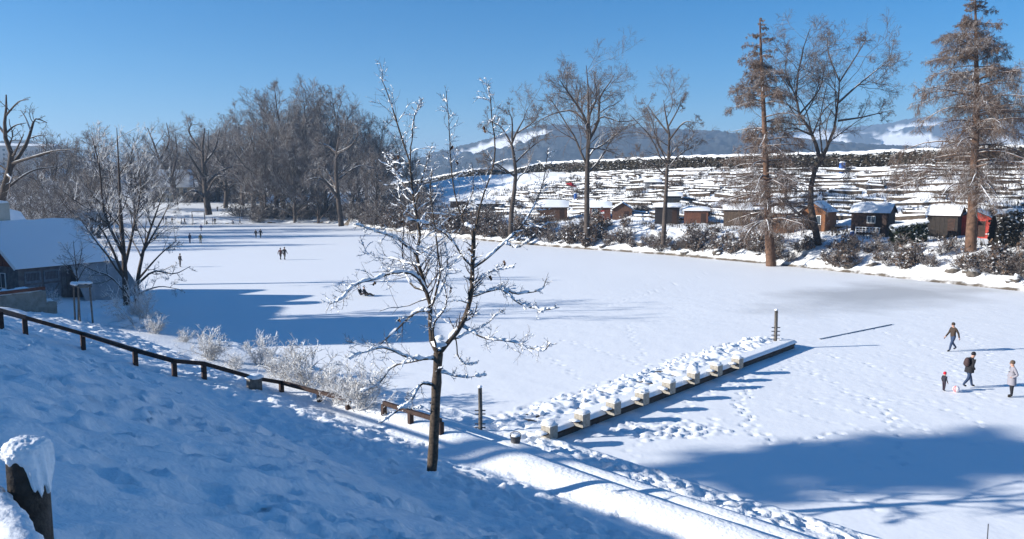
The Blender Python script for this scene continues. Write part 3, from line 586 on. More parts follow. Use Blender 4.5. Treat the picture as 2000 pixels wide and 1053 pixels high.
# ================================================================ the young tree on the steps
def hits(px, py):
    d = ray(px, py); Yv = np.arange(8, 60, .05); P = np.array([0, 0, CAMZ])+d[None]*(Yv/d[1])[:, None]
    for q in P:
        if q[2] < Hs(q[0], q[1]): return q
    return P[-1]
_hp = hits(842, 930); HD = float(_hp[1]); print('hero', _hp)
def hero():
    g = np.random.default_rng(5)
    limbs = [([(841, 945), (846, 880), (849, 820), (852, 760), (856, 690)], 23, 19, 0),
             ([(856, 692), (840, 655), (842, 605), (833, 570), (824, 526), (815, 500), (822, 449), (809, 389), (805, 321), (779, 235), (762, 176), (752, 150)], 14, 1.3, .08),
             ([(856, 692), (882, 664), (908, 622), (921, 574), (925, 526), (929, 449)], 15, 8, -.15),
             ([(929, 449), (899, 423), (878, 334), (873, 257), (863, 176)], 5.5, 1.2, .3), ([(929, 449), (937, 406), (967, 308), (963, 214), (959, 171)], 6, 1.2, -.3),
             ([(925, 524), (985, 475), (1027, 428), (1053, 370), (1066, 290)], 6.5, 1.4, .35), ([(925, 524), (908, 505), (878, 466), (839, 441), (797, 432)], 6.5, 2, -.5),
             ([(921, 578), (950, 570), (982, 565), (1013, 574), (1057, 568), (1070, 545)], 7, 1.4, .5), ([(982, 568), (1013, 592), (1057, 603), (1092, 598)], 4.5, 1.4, -.3),
             ([(905, 640), (947, 662), (1000, 670), (1057, 690), (1078, 676)], 5.5, 1.3, -.5),
             ([(835, 575), (808, 539), (764, 535), (729, 548), (692, 561), (664, 592), (642, 602)], 8, 1.4, -.45), ([(840, 608), (812, 613), (768, 648), (729, 675), (677, 664)], 6.5, 1.3, .5),
             ([(852, 702), (803, 701), (755, 683), (715, 690), (685, 703)], 6.5, 1.3, -.6), ([(850, 752), (825, 751), (803, 784), (773, 801), (742, 823)], 7, 2, -.5), ([(775, 799), (800, 802), (822, 800)], 4, 1.2, -.2),
             ([(825, 702), (768, 714), (742, 744), (703, 760)], 5, 1.3, .5), ([(856, 727), (899, 738), (947, 734)], 4, 1.1, .5), ([(890, 660), (897, 696), (912, 715), (934, 718)], 4, 1.2, .8),
             ([(833, 570), (800, 555), (785, 500), (788, 430), (776, 350), (768, 300)], 6, 1.2, .6), ([(838, 600), (870, 560), (880, 500), (862, 440)], 5, 1.2, .7), ([(842, 600), (858, 540), (850, 470), (838, 380), (842, 330)], 6, 1.2, -.6),
             ([(815, 500), (775, 470), (735, 455), (690, 440)], 5, 1.2, -.6), ([(812, 400), (830, 330), (845, 290)], 4, 1, .6), ([(800, 320), (805, 240), (818, 195)], 4, 1, -.5), ([(806, 380), (770, 340), (745, 300)], 4, 1, .4),
             ([(900, 425), (925, 370), (920, 320)], 4, 1, .4), ([(985, 475), (1010, 480), (1040, 455)], 3.5, 1, -.5), ([(921, 560), (960, 530), (1005, 520)], 4, 1, -.8), ([(856, 690), (846, 640), (870, 600), (866, 550)], 6, 1.2, -1.),
             ([(822, 520), (780, 510), (720, 500), (705, 470)], 4.5, 1, .8), ([(880, 664), (940, 640), (985, 610)], 4, 1, .9)]
    Ls = [traced(px, HD, w0*(.88 if i_ == 0 else .72), w1, ln, 16, 0, g) for i_, (px, w0, w1, ln) in enumerate(limbs)]
    P, Rd = stack(Ls); P[1:] += np.cumsum(g.normal(0, .012, P[1:].shape), 1); Rd = Rd*(1+g.normal(0, .05, Rd.shape))
    Lm = np.linalg.norm(np.diff(P, axis=1), axis=2).sum(1); cnt = np.maximum(1, (8.0*Lm)).astype(int); cnt[0] = 2
    b2 = grow(P, Rd, cnt, .24, (28, 75), 6, .05, .2, .34, .22, 1., .7, .006, g)
    b3 = grow(*b2, 4, .6, (25, 70), 4, .06, .2, .6, .15, 1., .4, .0042, g)
    base = at(842, 934, HD)
    root = make_tree('young_tree', 'young bare tree with clumps of snow on forked limbs beside the snowy steps', 'tree', base, [(P, Rd, 9)], [(*b2, 5), (*b3, 4)], M['bark_near'], M['twig_near'])
    # snow lying on the limbs
    mb = MB()
    def snow_on(P, Rd, scale, cover, k):
        for p, r in zip(P, Rd):
            n = len(p)*3; q, rr = resample(p, r, n); tg = unit(np.gradient(q, axis=0)); flat = np.sqrt(np.clip(1-tg[:, 2]**2, 0, 1))
            o = g.uniform(0, 100); nz_ = vnoise(np.arange(n)*.31+o, np.zeros(n), 5)+.5*vnoise(np.arange(n)*.9+o, np.ones(n), 6)
            sz = np.clip((flat-.45)*1.6, 0, 1)*np.clip(nz_+cover, 0, 1)
            rad = np.where(sz > .06, (rr*.75+scale*sz), 0)
            i = 0
            while i < n:
                if rad[i] <= 0: i += 1; continue
                j = i
                while j < n and rad[j] > 0: j += 1
                if j-i >= 2:
                    seg = q[i:j].copy(); rs = rad[i:j].copy()*g.uniform(.8, 1.2, j-i)
                    seg[:, 2] += rr[i:j]*.7+rs*.45; rs[0] *= .4; rs[-1] *= .4
                    V, Q = tubes(seg[None], rs[None], k); c = np.repeat(seg, k, 0); V = c+(V-c)*np.array([1, 1, .95])
                    V += g.normal(0, .012*scale/.06, V.shape); V = np.vstack([V, seg[0], seg[-1]]); m_ = j-i; T_ = []
                    for a in range(k): T_ += [(m_*k, (a+1) % k, a), (m_*k+1, (m_-1)*k+a, (m_-1)*k+(a+1) % k)]
                    mb.add(V, Q, T_)
                i = j
    snow_on(P[1:], Rd[1:], .062, .52, 7); snow_on(b2[0], b2[1], .030, .36, 6)
    snow_on(b3[0], b3[1], .017, .22, 5)
    for (x, y, s_, dl) in [(857, 672, .17, -.1), (859, 660, .12, -.05)]:
        mb.blob(at(x, y, HD+dl), (s_*1.3, s_, s_*.6), int(x), .25)
    V = np.vstack(mb.V)-base; link('branch_snow', mesh_np('branch_snow', V, np.vstack(mb.Q), np.vstack(mb.T), [M['snow_clump']]), root)
    # a few curled dead leaves still hang from the tips
    tips = b2[0][:, -1]; top_ = tips[tips[:, 2] > base[2]+4.5]; pick = top_[g.choice(len(top_), 16, False)]
    for tp_ in pick:
        for q in range(2):
            c = tp_-base+g.normal(0, .015, 3)-np.array([0, 0, .05*q]); l_ = g.uniform(.08, .13); w_ = l_*.38; a = g.uniform(0, 6.28); ca_, sa_ = math.cos(a), math.sin(a)
            pr = [(0, 0, 0), (w_, .03, -l_*.35), (0, -.02, -l_*.4), (-w_, .03, -l_*.35), (w_*.8, .05, -l_*.7), (0, .0, -l_*.75), (-w_*.8, .05, -l_*.7), (0, .03, -l_)]
            V = [(c[0]+u*ca_-v*sa_, c[1]+u*sa_+v*ca_, c[2]+z) for u, v, z in pr]
            me_ = mesh_np('leaf', V, [(1, 2, 5, 4), (2, 3, 6, 5)], [(0, 2, 1), (0, 3, 2), (4, 5, 7), (5, 6, 7)], [M['leaf_dead']]); link('leaf', me_, root)
    mb = MB(); mb.blob((0, 0, .0), (.32, .28, .14), 3, .3); mb.blob((.04, -.08, .1), (.17, .13, .2), 4, .3)
    mb.build('snow_collar', M['snow_clump'], root, True)
    return root
hero()

# ================================================================ shrubs
def shrub_mesh(seed, n=26, h=1.6, w_=1.0, lv=2, leaf=0, rmin=.008, mats=None, twk=3, rbase=.02):
    g = np.random.default_rng(seed); az = g.uniform(0, 6.28, n); sp = g.uniform(.1, 1, n)
    p = np.stack([np.cos(az)*sp*w_*.25, np.sin(az)*sp*w_*.25, np.full(n, -.15)], 1); d = unit(np.stack([np.cos(az)*sp*w_/h*1.1, np.sin(az)*sp*w_/h*1.1, np.ones(n)], 1))
    L = h*g.uniform(.55, 1.15, n); pts = [p]
    for i in range(6): d = unit(d+g.normal(0, .14, (n, 3))+np.array([0, 0, -.05])); p = p+d*(L/6)[:, None]; pts.append(p)
    P = np.stack(pts, 1); Rd = rbase*np.linspace(1, .4, 7)[None]*np.ones((n, 1))
    b2 = grow(P, Rd, 9, .42, (25, 70), 4, .02, .2, .6, .2, 1., .4, rmin, g); b3 = grow(*b2, 5, .55, (25, 70), 3, .0, .25, .7, .1, 1., .4, rmin*.8, g)
    stem = cat_tubes('stems', [(P, Rd, 4)], [mats[0]]); tw = cat_tubes('twigs', [(*b2, 3), (*b3, 3)], [mats[1]]); lm = None
    if leaf:
        bb = b3[0].reshape(-1, 3); c = bb[g.integers(0, len(bb), leaf)]+g.normal(0, .05, (leaf, 3)); s_ = g.uniform(.05, .13, (leaf, 1))
        u = unit(g.normal(size=(leaf, 3)))*s_; v = unit(np.cross(u, g.normal(size=(leaf, 3))))*s_
        V = np.stack([c-u-v*.6, c+u-v*.6, c+u*.8+v*.6, c-u*.8+v*.6], 1).reshape(-1, 3); Q = np.arange(leaf*4).reshape(-1, 4); lm = mesh_np('leaves', V, Q, None, [mats[2]])
    return stem, tw, lm
def put_shrub(kind, loc, sc, label, group, name='shrub', sz=1.):
    r = empty(name, tuple(loc), rng.uniform(0, 6.28)); r.scale = (sc, sc, sc*sz); tag(r, label, 'shrub', group)
    link('stems', kind[0], r); link('twigs', kind[1], r)
    if kind[2]: link('leaves', kind[2], r)
    return r
FK = [shrub_mesh(40+i, 26, 1.6, w_, rmin=.012, rbase=.02, mats=(M['frost'], M['frost'])) for i, w_ in enumerate((1.1, .8, 1.4))]
for px, py, hpx, k, sz, lb in [(412, 704, 62, 0, 1., 'white frosted bush on the shore bank, low and spreading'), (508, 712, 55, 1, 1.1, 'narrow upright frosted bush on the shore bank'), (545, 735, 60, 0, .9, 'small tangled frosted bush between two larger frosted bushes'),
                               (600, 752, 98, 2, 1., 'tallest white frosted bush on the shore bank behind the fence'), (645, 765, 60, 1, .9, 'low frosted bush tucked beside the tallest frosted bush'), (705, 800, 92, 0, 1.1, 'round frosted bush right behind the fence near the young tree'),
                               (665, 785, 60, 2, .8, 'sprawling frosted bush against the fence rail'), (460, 722, 40, 2, .9, 'low straggling frosted bush behind the fence bend'), (305, 652, 38, 0, 1., 'small frosted bush at the foot of the frosted shore tree'), (272, 640, 70, 1, 1.3, 'thin frosted sapling growing against the frosted shore tree'),
                               (360, 668, 30, 1, .9, 'tiny frosted shrub by the shaded ice edge'), (100, 600, 28, 1, 1.2, 'little frosted seedling on the slope before the boat house doors')]:
    p = hit(px, py); p[2] = H1(p[0], p[1]); put_shrub(FK[k], p, hpx/F*p[1]/1.6, lb, None, 'frosted_bush', sz)
BK = [shrub_mesh(60+i, 20, 1.7, w_, leaf=lf, rmin=.018, rbase=.03, mats=(M['bark'], M['twig'], M['leaf_brown'])) for i, (w_, lf) in enumerate([(1.3, 220), (1.6, 70), (1.0, 380), (1.5, 0)])]
g = np.random.default_rng(77); L = np.array(right_line, float); cum = np.concatenate([[0], np.cumsum(np.linalg.norm(np.diff(L, axis=0), axis=1))])
def shore(u, d):
    i = min(np.searchsorted(cum, u, 'right')-1, len(L)-2); f = (u-cum[i])/(cum[i+1]-cum[i]); p = L[i]+(L[i+1]-L[i])*f; t_ = unit(L[i+1]-L[i]); return p+np.array([-t_[1], t_[0]])*d
n_sh = 0
for i in range(400):
    u = g.uniform(2, cum[-3]); d = abs(g.normal(0, 3.6))+.5
    p = shore(u, d)
    if d > 8.5 or in_lake(np.array([p[0]]), np.array([p[1]]))[0]: continue
    if p[1] < 66 or p[0]/p[1] > .72: continue
    far = u < cum[4]
    kq = int(g.integers(0, 4)); put_shrub(BK[kq], (p[0], p[1], Hh(p[0], p[1])-.05), g.uniform(.4, 1.45)*(1.5 if far else 1.), ['brown leafy shrub flecked with snow on the bank between lake and allotments', 'loose twiggy brown shrub with snow on the bank between lake and allotments', 'dense rust brown shrub on the bank between lake and allotments', 'leafless grey shrub on the bank between lake and allotments'][kq], 'shrubs along the allotment shore')
    n_sh += 1
    if n_sh >= 270: break
# stones along the shore
for i in range(55):
    u = g.uniform(cum[3], cum[-3]); p = shore(u, g.uniform(.3, 3.2))
    if p[0]/p[1] > .72: continue
    r_ = g.uniform(.25, .65); mb = MB().blob((0, 0, 0), (r_*1.2, r_, r_*.95), i, .4)
    o = mb.build('shore_rock', M['rock'], None, True); o.location = (p[0], p[1], max(.05, Hh(p[0], p[1])-.1)); tag(o, 'snow capped boulder at the foot of the allotment bank', 'rock', 'boulders along the allotment shore')

# ================================================================ fence along the slope
def snow_strip(mb, a, b, w_, h, seed, n=14):
    g = np.random.default_rng(seed); a = np.array(a, float); b = np.array(b, float); q = np.array([a+(b-a)*u for u in np.linspace(0, 1, n)])
    rs = w_*(.8+.35*g.random(n)); rs[0] *= .5; rs[-1] *= .5; V, Q = tubes(q[None], rs[None], 8); c = np.repeat(q, 8, 0); V = c+(V-c)*np.array([1, 1, h/w_]); V += g.normal(0, w_*.06, V.shape)
    T_ = []; m_ = n*8; V = np.vstack([V, q[0], q[-1]])
    for i in range(8): T_ += [(m_, (i+1) % 8, i), (m_+1, (n-1)*8+i, (n-1)*8+(i+1) % 8)]
    mb.add(V, Q, T_)
fp = [(-60, 640), (2, 640), (50, 652), (163, 682), (265, 712), (341, 734), (399, 739), (497, 757), (550, 765), (624, 785), (680, 799)]
ft = [(-60, 592), (2, 607), (50, 620), (163, 652), (265, 684), (341, 705), (399, 710), (497, 742), (550, 749), (624, 770), (684, 793)]
fp2 = [(750, 812), (802, 827), (861, 848), ]; ft2 = [(746, 787), (801, 804), (864, 822)]
def fence(fp, ft, label, skip=()):
    ws = []
    for (x, y), (x2, y2) in zip(fp, ft):
        b = hits(x, y); z = Hs(b[0], b[1]); top = at(x, y2, b[1])[2]; ws.append((b[0], b[1], z, max(top, z+.4)))
    root = empty('wooden_fence', ws[0][:3]); tag(root, label, 'fence'); o0 = np.array(ws[0][:3])
    for i, (x, y, z, tp) in enumerate(ws):
        if i in skip: continue
        mb = MB().box(-.085, .085, -.085, .085, -.4, tp-z-.05); o = mb.build('post', M['dark_wood'], root); o.location = np.array((x, y, z))-o0; o.rotation_euler = (0, 0, R(40))
    for i, (a, b) in enumerate(zip(ws[:-1], ws[1:])):
        mb = MB().bar(np.array((a[0], a[1], a[3]))-o0, np.array((b[0], b[1], b[3]))-o0, .13, .15); mb.build('rail', M['dark_wood'], root)
    return ws
ws = fence(fp, ft, 'long dark brown post and rail fence running down the snowy slope', (7,))
a = ws[-1]; ws2 = fence(fp2, ft2, 'short dark brown fence stretch ending behind the young tree')
# stone block where the rail rests
b = ws[7]; r = empty('litter_box', b[:3], R(40)); tag(r, 'square grey box with snow lid interrupting the dark fence rail', 'box')
MB().box(-.26, .26, -.2, .2, -.3, b[3]-b[2]+.02).build('body', M['grey_wood'], r); mb = MB(); mb.blob((0, 0, b[3]-b[2]+.04), (.36, .3, .12), 3, .2); mb.build('snow_cap', M['snow_clump'], r, True)
# near post and rail at the path
pp = at(57, 960, 2.45); zb = Hs(pp[0], pp[1]); r = empty('path_post', (pp[0], pp[1], zb), R(45)); tag(r, 'weathered round post with a thick frayed snow cap beside the path', 'post')
ztop = at(57, 893, 2.45)[2]-zb
MB().tube([(0, 0, -.3), (0, 0, ztop*.5), (0, 0, ztop)], [.064, .062, .06], 20).build('post', M['post_wood'], r, True)
V0, T0 = ico(5); V = V0.copy(); q = V
rr_ = 1+.22*np.array([vnoise(q[:, 0]*3+5, q[:, 1]*3+q[:, 2]*2.3, 4)]).T[:, :1]+.12*np.array([vnoise(q[:, 0]*9, q[:, 1]*9+q[:, 2]*7, 8)]).T+.07*np.array([vnoise(q[:, 0]*26, q[:, 1]*24+q[:, 2]*25, 9)]).T
V = V*rr_*np.array([.074, .07, .05]); hang = np.clip((V0[:, 0]*1.2-V0[:, 1]*.1-.42), 0, 1)*1.3*(V0[:, 2] < .1)*np.clip(-V0[:, 2]+.1, 0, 1); V[:, 2] -= hang*.26*(1+.8*vnoise(V0[:, 0]*6, V0[:, 1]*6, 12)); V[:, 2] += ztop+.022
c45, s45 = math.cos(R(-45)), math.sin(R(-45)); V = np.stack([V[:, 0]*c45-V[:, 1]*s45, V[:, 0]*s45+V[:, 1]*c45, V[:, 2]], 1)
link('snow_cap', mesh_np('snow_cap', V, None, T0, [M['snow_clump']]), r)
a, b = at(-420, 640, 4.9), at(150, 1180, 1.72); a = at(-30, 960, 2.42); b2_ = at(70, 1090, 2.02); dv = b2_-a; a0 = a-dv*4; b0 = b2_+dv*1.5
r = empty('path_rail', tuple(a0)); tag(r, 'snow covered rail running along the path below the round post', 'rail')
MB().bar((0, 0, -.09), tuple(b0-a0-np.array([0, 0, .09])), .09, .10).build('rail', M['post_wood'], r)
n = 160; q = np.array([a0+(b0-a0)*u for u in np.linspace(0, 1, n)])-a0; Rs = np.full(n, .05); V, Q = tubes(q[None], Rs[None], 18); c = np.repeat(q, 18, 0); dd = (V-c); V = c+dd*(1+.35*vnoise(V[:, 0]*30, V[:, 1]*30+V[:, 2]*40, 3)+.3*vnoise(V[:, 0]*90, V[:, 1]*90+V[:, 2]*80, 4))[:, None]*np.array([1, 1, 1.0]); link('snow_cap', mesh_np('snow_cap', V-np.array([0, 0, .02]), Q, None, [M['snow_clump']]), r)

# ================================================================ jetty with starting blocks
d = unit(dk1-dk0); nrm2 = np.array([-d[1], d[0]]); Lj = float(np.linalg.norm(dk1-dk0)); rz = math.atan2(d[1], d[0])
r = empty('jetty', (dk0[0], dk0[1], 0), rz); tag(r, 'long low concrete jetty buried in snow reaching out onto the ice', 'jetty')
MB().box(-.5, Lj, .02, 2.3, -.2, .40).build('deck', M['dock_side'], r); MB().box(-.5, Lj+.03, -.03, .02, .22, .38).build('edge_beam', M['dark_wood'], r)
ax = np.arange(-.6, Lj+.25, .1); ay = np.arange(-.1, 2.75, .08); A, B = np.meshgrid(ax, ay, indexing='ij')
Zs = .50+fbm(A, B, .55, 3, 33, .6)*np.where(B > .75, .2, .02)*sstep(.5, 1.1, B)+fbm(A, B, 2, 2, 34)*.03
edge = np.minimum(np.minimum(B+.1, 2.75-B), np.minimum(A+.6, Lj+.2-A)); Zs = np.where(edge < .16, .34+(Zs-.34)*np.sqrt(np.clip(edge/.16, 0, 1)), Zs); Zs = np.where(B > 2.35, Zs-.55*sstep(2.35, 2.72, B), Zs)
link('snow_layer', grid_mesh('snow_layer', A, B, Zs, [M['snow_clump']]), r)
mb = MB()
for k in range(100): mb.blob((g.uniform(.5, Lj-1), g.uniform(1.3, 2.8), .47+g.uniform(-.05, .06)), np.array([1.3, 1, .7])*g.uniform(.05, .15), k, .3, 2)
o = mb.build('snow_lumps', M['snow_clump'], r, True); o['kind'] = 'stuff'
blk = None; ordn = ['first', 'second', 'third', 'fourth', 'fifth', 'sixth', 'seventh', 'eighth']
for i, (px, py) in enumerate([(1073, 846), (1137, 822), (1198, 799), (1254, 780), (1306, 759), (1354, 740), (1399, 725), (1440, 711)]):
    p = onz(px, py, .55); r = empty('starting_block', (p[0], p[1], .5), rz+R(-3)+g.normal(0, .03)); tag(r, '%s concrete starting block along the jetty counted from the near bank' % ordn[i], 'block', 'starting blocks on the jetty')
    MB().prism([(-.23, -.15), (.23, -.15), (.23, .38), (-.23, .38)], -.23, .23).build('block', M['concrete'], r)
    MB().box(-.25, .25, -.25, .25, .383, .41).build('top_plate', M['white_paint'], r); MB().box(-.5, -.232, -.17, .17, .08, .13).build('step', M['dark_wood'], r)
    mb = MB(); hgt = [.07, .06, .06, .08, .08, .24, .06, .07][i]; mb.blob((0.0, 0.01, .41+hgt*.5), (.27, .27, hgt*1.2), i, .2, 3); mb.blob((-.42, .05, .14), (.2, .22, .07), i+9, .3); mb.build('snow_cap', M['snow_clump'], r, True)
def pole(px, ytop, ybase, w_, z, label, rungs):
    p = onz(px, ybase, z); top = at(px, ytop, p[1])[2]; r = empty('mooring_pole', (p[0], p[1], z)); tag(r, label, 'pole')
    rad = w_/F*p[1]/2; MB().tube([(0, 0, -.4), (.01, 0, (top-z)*.5), (0, 0, top-z)], [rad, rad*.95, rad*.9], 12).build('shaft', M['grey_wood'], r, True)
    for q in rungs:
        zz = q*(top-z); MB().tube([(-rad*2.4, -rad*.4, zz), (rad*2.4, -rad*.4, zz)], rad*.28, 6).build('rung', M['metal'], r)
    mb = MB(); mb.blob((0, 0, top-z+.02), (rad*1.05, rad*1.05, .07), 2, .1); mb.build('snow_cap', M['snow_clump'], r, True)
pole(1514, 606, 668, 7, .4, 'grey wooden pole with rungs at the outer end of the jetty', (.1, .22, .34, .46))
pole(938, 757, 845, 9, .4, 'grey wooden pole with rungs where the jetty meets the bank', (.12, .2, .42, .5))
p = onz(1007, 887, .5); r = empty('flower_tub', (p[0], p[1], Hs(p[0], p[1])-.05)); tag(r, 'small dark tub with a handle standing in the snow at the jetty foot', 'tub')
MB().tube([(0, 0, 0), (0, 0, .3)], [.15, .2], 14).build('tub', M['metal'], r, True); MB().tube([(.2*math.cos(a), 0, .3+.16*math.sin(a)) for a in np.linspace(0, math.pi, 9)], .012, 6).build('handle', M['metal'], r); mb = MB(); mb.blob((0, 0, .3), (.17, .17, .06), 5, .1); mb.build('snow_fill', M['snow_clump'], r, True)
a, b = onz(1600, 663), onz(1742, 634); r = empty('frozen_boom', (a[0], a[1], 0)); tag(r, 'thin dark floating beam frozen into the lake beyond the jetty', 'beam')
MB().bar((0, 0, .03), (b[0]-a[0], b[1]-a[1], .0), .05, .03).build('beam', M['grey_wood'], r); mb = MB(); snow_strip(mb, (0, .03, .05), (b[0]-a[0], b[1]-a[1]+.03, .05), .08, .02, 4, 60); mb.build('snow_cap', M['snow_clump'], r, True)
p = onz(1928, 1058, .1); r = empty('marker_stick', (p[0], p[1], .0)); tag(r, 'thin dark stick standing in the shaded snow of the ice', 'stick'); MB().tube([(0, 0, -.2), (0, 0, .62)], .014, 6).build('stick', M['metal'], r)

# ================================================================ boat house, villa and off-lake houses
def house(name, label, origin, rz, L, W, eave, ridge, wall, roofm, over=.5, wins=(), door=None, chim=None, base=-1., catg='house', trim=None, snow_t=.25, wframe=None, group=None):
    """ridge along local x; wins = list of (side, x, z, w, h)"""
    r = empty(name, origin, rz); tag(r, label, catg, group)
    MB().prism([(-W/2, base), (W/2, base), (W/2, eave), (0, ridge-.05), (-W/2, eave)], -L/2, L/2).build('wall', wall, r).rotation_euler = (0, 0, R(-90))
    sl = (ridge-eave)/(W/2); e_ = over
    for sgn in (-1, 1):
        y1 = sgn*(W/2+e_); z1 = eave-sl*e_; nn = np.array([0, sgn*sl, 1.]); nn /= np.linalg.norm(nn)
        def slab(o0, o1, x0, x1, mb, m1=0):
            V = []
            for o in (o0, o1):
                for x in (x0, x1):
                    V += [(x, 0, ridge+o), (x, y1*(1+m1), z1+o)]
            return mb.add(V, [(0, 2, 3, 1), (4, 5, 7, 6), (0, 1, 5, 4), (2, 6, 7, 3), (0, 4, 6, 2), (1, 3, 7, 5)])
        rf = slab(.0, .10, -L/2-e_, L/2+e_, MB()).build('roof', roofm, r)
        nx, ny = max(6, int(L*1.5)), max(5, int(W*.9)); gx = np.linspace(-L/2-e_-.04, L/2+e_+.04, nx); gu = np.linspace(0, 1.02, ny); A, B = np.meshgrid(gx, gu, indexing='ij')
        ed = np.minimum(np.minimum(A-gx[0], gx[-1]-A), (1.02-B)*W/2); tk = snow_t*np.sqrt(np.clip(ed/.3, 0, 1))*(1+.5*fbm(A, B*W, 1.5, 2, int(abs(origin[0]*7))))
        link('snow_cover', grid_mesh('snow_cover', A, y1*B, ridge+.105+(z1-ridge)*B+tk, [M['snow_clump']]), rf)
    for side, x, z, w_, h in wins:
        f = MB(); pn = MB()
        if side in 'fb':
            s_ = -1 if side == 'f' else 1; y = s_*W/2; f.box(x-w_/2-.07, x+w_/2+.07, min(y, y+s_*.05), max(y, y+s_*.05), z-.07, z+h+.07); pn.box(x-w_/2, x+w_/2, min(y, y+s_*.058), max(y, y+s_*.058), z, z+h); mu = MB().box(x-.025, x+.025, min(y, y+s_*.066), max(y, y+s_*.066), z, z+h)
        else:
            s_ = -1 if side == 'l' else 1; xx = s_*L/2; f.box(min(xx, xx+s_*.05), max(xx, xx+s_*.05), x-w_/2-.07, x+w_/2+.07, z-.07, z+h+.07); pn.box(min(xx, xx+s_*.058), max(xx, xx+s_*.058), x-w_/2, x+w_/2, z, z+h); mu = MB().box(min(xx, xx+s_*.066), max(xx, xx+s_*.066), x-.025, x+.025, z, z+h)
        wo = f.build('window', wframe or M['white_paint'], r); pn.build('pane', M['glass'], wo); mu.build('mullion', wframe or M['white_paint'], wo)
    if door:
        side, x, w_, h, dm, z0 = door
        if side in 'fb':
            s_ = -1 if side == 'f' else 1; y = s_*W/2; do = MB().box(x-w_/2, x+w_/2, min(y, y+s_*.04), max(y, y+s_*.04), z0, z0+h).build('door', dm, r); MB().box(x+w_*.32, x+w_*.4, min(y+s_*.04, y+s_*.09), max(y+s_*.04, y+s_*.09), z0+h*.45, z0+h*.5).build('handle', M['metal'], do)
        else:
            s_ = -1 if side == 'l' else 1; xx = s_*L/2; do = MB().box(min(xx, xx+s_*.04), max(xx, xx+s_*.04), x-w_/2, x+w_/2, z0, z0+h).build('door', dm, r); MB().box(min(xx+s_*.04, xx+s_*.09), max(xx+s_*.04, xx+s_*.09), x+w_*.32, x+w_*.4, z0+h*.45, z0+h*.5).build('handle', M['metal'], do)
    if chim:
        x, y, w_, h = chim; c = MB().box(x-w_/2, x+w_/2, y-w_/2, y+w_/2, eave, ridge+h).build('chimney', M['plaster'], r); mb = MB(); mb.blob((x, y, ridge+h+.05), (w_*.6, w_*.6, .16), 3, .15); mb.build('snow_cap', M['snow_clump'], c, True)
    return r
M['boards'] = mat('boards_grey', (.16, .155, .16), .85, .4, 3, .01, 12); M['door_blue'] = mat('door_blue', (.17, .2, .24), .8, .3, 5); M['roof_tile'] = mat('roof_tile', (.16, .07, .045), .85, .3, 4)
M['tarp'] = mat('tarp', (.30, .31, .33), .55, .3, 1.2, .05, 3); M['red_wood'] = mat('red_wood', (.20, .07, .045), .8, .4, 6); M['stone'] = mat('stone', (.32, .29, .25), .9, .35, 3, .02, 8); M['ochre'] = mat('ochre', (.5, .42, .3), .9, .2, 2); M['far_white'] = mat('far_white', (.36, .36, .37), .9)
EA, EB = onz(31, 529, 3.6), onz(222, 511, 3.6); mid = (EA+EB)/2; dv = EB-EA; rzb = math.atan2(dv[1], dv[0]); Lb = float(np.linalg.norm(dv[:2]))-.8; nb = np.array([-math.sin(rzb), math.cos(rzb)]); Wb = 7.6
cb = mid[:2]+nb*(Wb/2+.45); zb = .9
bh = house('boat_house', 'boat house with a steep snow covered roof and grey doors at the shore', (cb[0], cb[1], zb), rzb, Lb, Wb, 3.1, 6.0, M['boards'], M['roof_tile'], .45, wins=[('l', -1.6, 1.2, 1.0, 1.1), ('l', 1.6, 1.2, 1.0, 1.1)], catg='building', snow_t=.3)
yf = -Wb/2
for x in (-Lb/2+1.1, -Lb/2+2.6):
    do = MB().box(x-.65, x+.65, yf-.06, yf-.002, -.6, 2.5).build('door', M['door_blue'], bh)
    for k in range(9): MB().box(x-.5+k*.115, x-.45+k*.115, yf-.085, yf-.061, 1.75, 2.35).build('slat', M['metal'], do)
    MB().box(x-.65, x+.65, yf-.09, yf-.061, 1.4, 1.55).build('rail', M['boards'], do); MB().bar((x-.55, yf-.075, -.3), (x+.55, yf-.075, 1.35), .10, .03, (0, 1, 0)).build('brace', M['boards'], do)
for x in np.arange(-Lb/2+3.6, Lb/2, .42): MB().box(x-.18, x+.18, yf-.05, yf-.003, -.8, 3.0).build('board', M['boards'], bh)
# grey tarpaulin drawn from the eave to the ground
ax = np.linspace(-Lb/2+4.0, Lb/2+1.2, 34); au = np.linspace(0, 1, 16); A, B = np.meshgrid(ax, au, indexing='ij')
yy = yf-.35-B*(1.5+.25*np.sin(A*2.6))+.1*np.sin(A*7+B*3)*B; zz = 2.75-B*(3.1+.0*A)+.05*np.sin(A*5); A2 = A+B*.9*sstep(Lb/2-1.5, Lb/2+1.2, A)
n_, m_ = A.shape; idx = np.arange(n_*m_).reshape(n_, m_); Q = np.stack([idx[:-1, :-1], idx[1:, :-1], idx[1:, 1:], idx[:-1, 1:]], -1).reshape(-1, 4)
link('tarpaulin', mesh_np('tarpaulin', np.stack([A2, yy, zz], -1).reshape(-1, 3), Q, None, [M['tarp']]), bh)
for sgn in (-1, 1): MB().bar((-Lb/2-.47, 0, 6.05), (-Lb/2-.47, sgn*(Wb/2+.45), 6.05-(Wb/2+.45)*(2.9/(Wb/2))), .06, .24).build('barge_board', M['white_paint'], bh)
for k in range(9): MB().box(-Lb/2-.03, -Lb/2-.002, -3.4+k*.76, -3.4+k*.76+.7, 2.9, 3.1+max(.05, 2.6*(1-abs(-3.05+k*.76)/3.8))).build('gable_board', M['red_wood'], bh)
c2 = cb+nb*8.5+np.array([math.cos(rzb), math.sin(rzb)])*1.2
house('rear_shed', 'low building with a small snowy roof just behind the boat house ridge', (c2[0], c2[1], 1.0), rzb, 4.8, 5., 4.2, 6.6, M['boards'], M['roof_tile'], .4, catg='building')
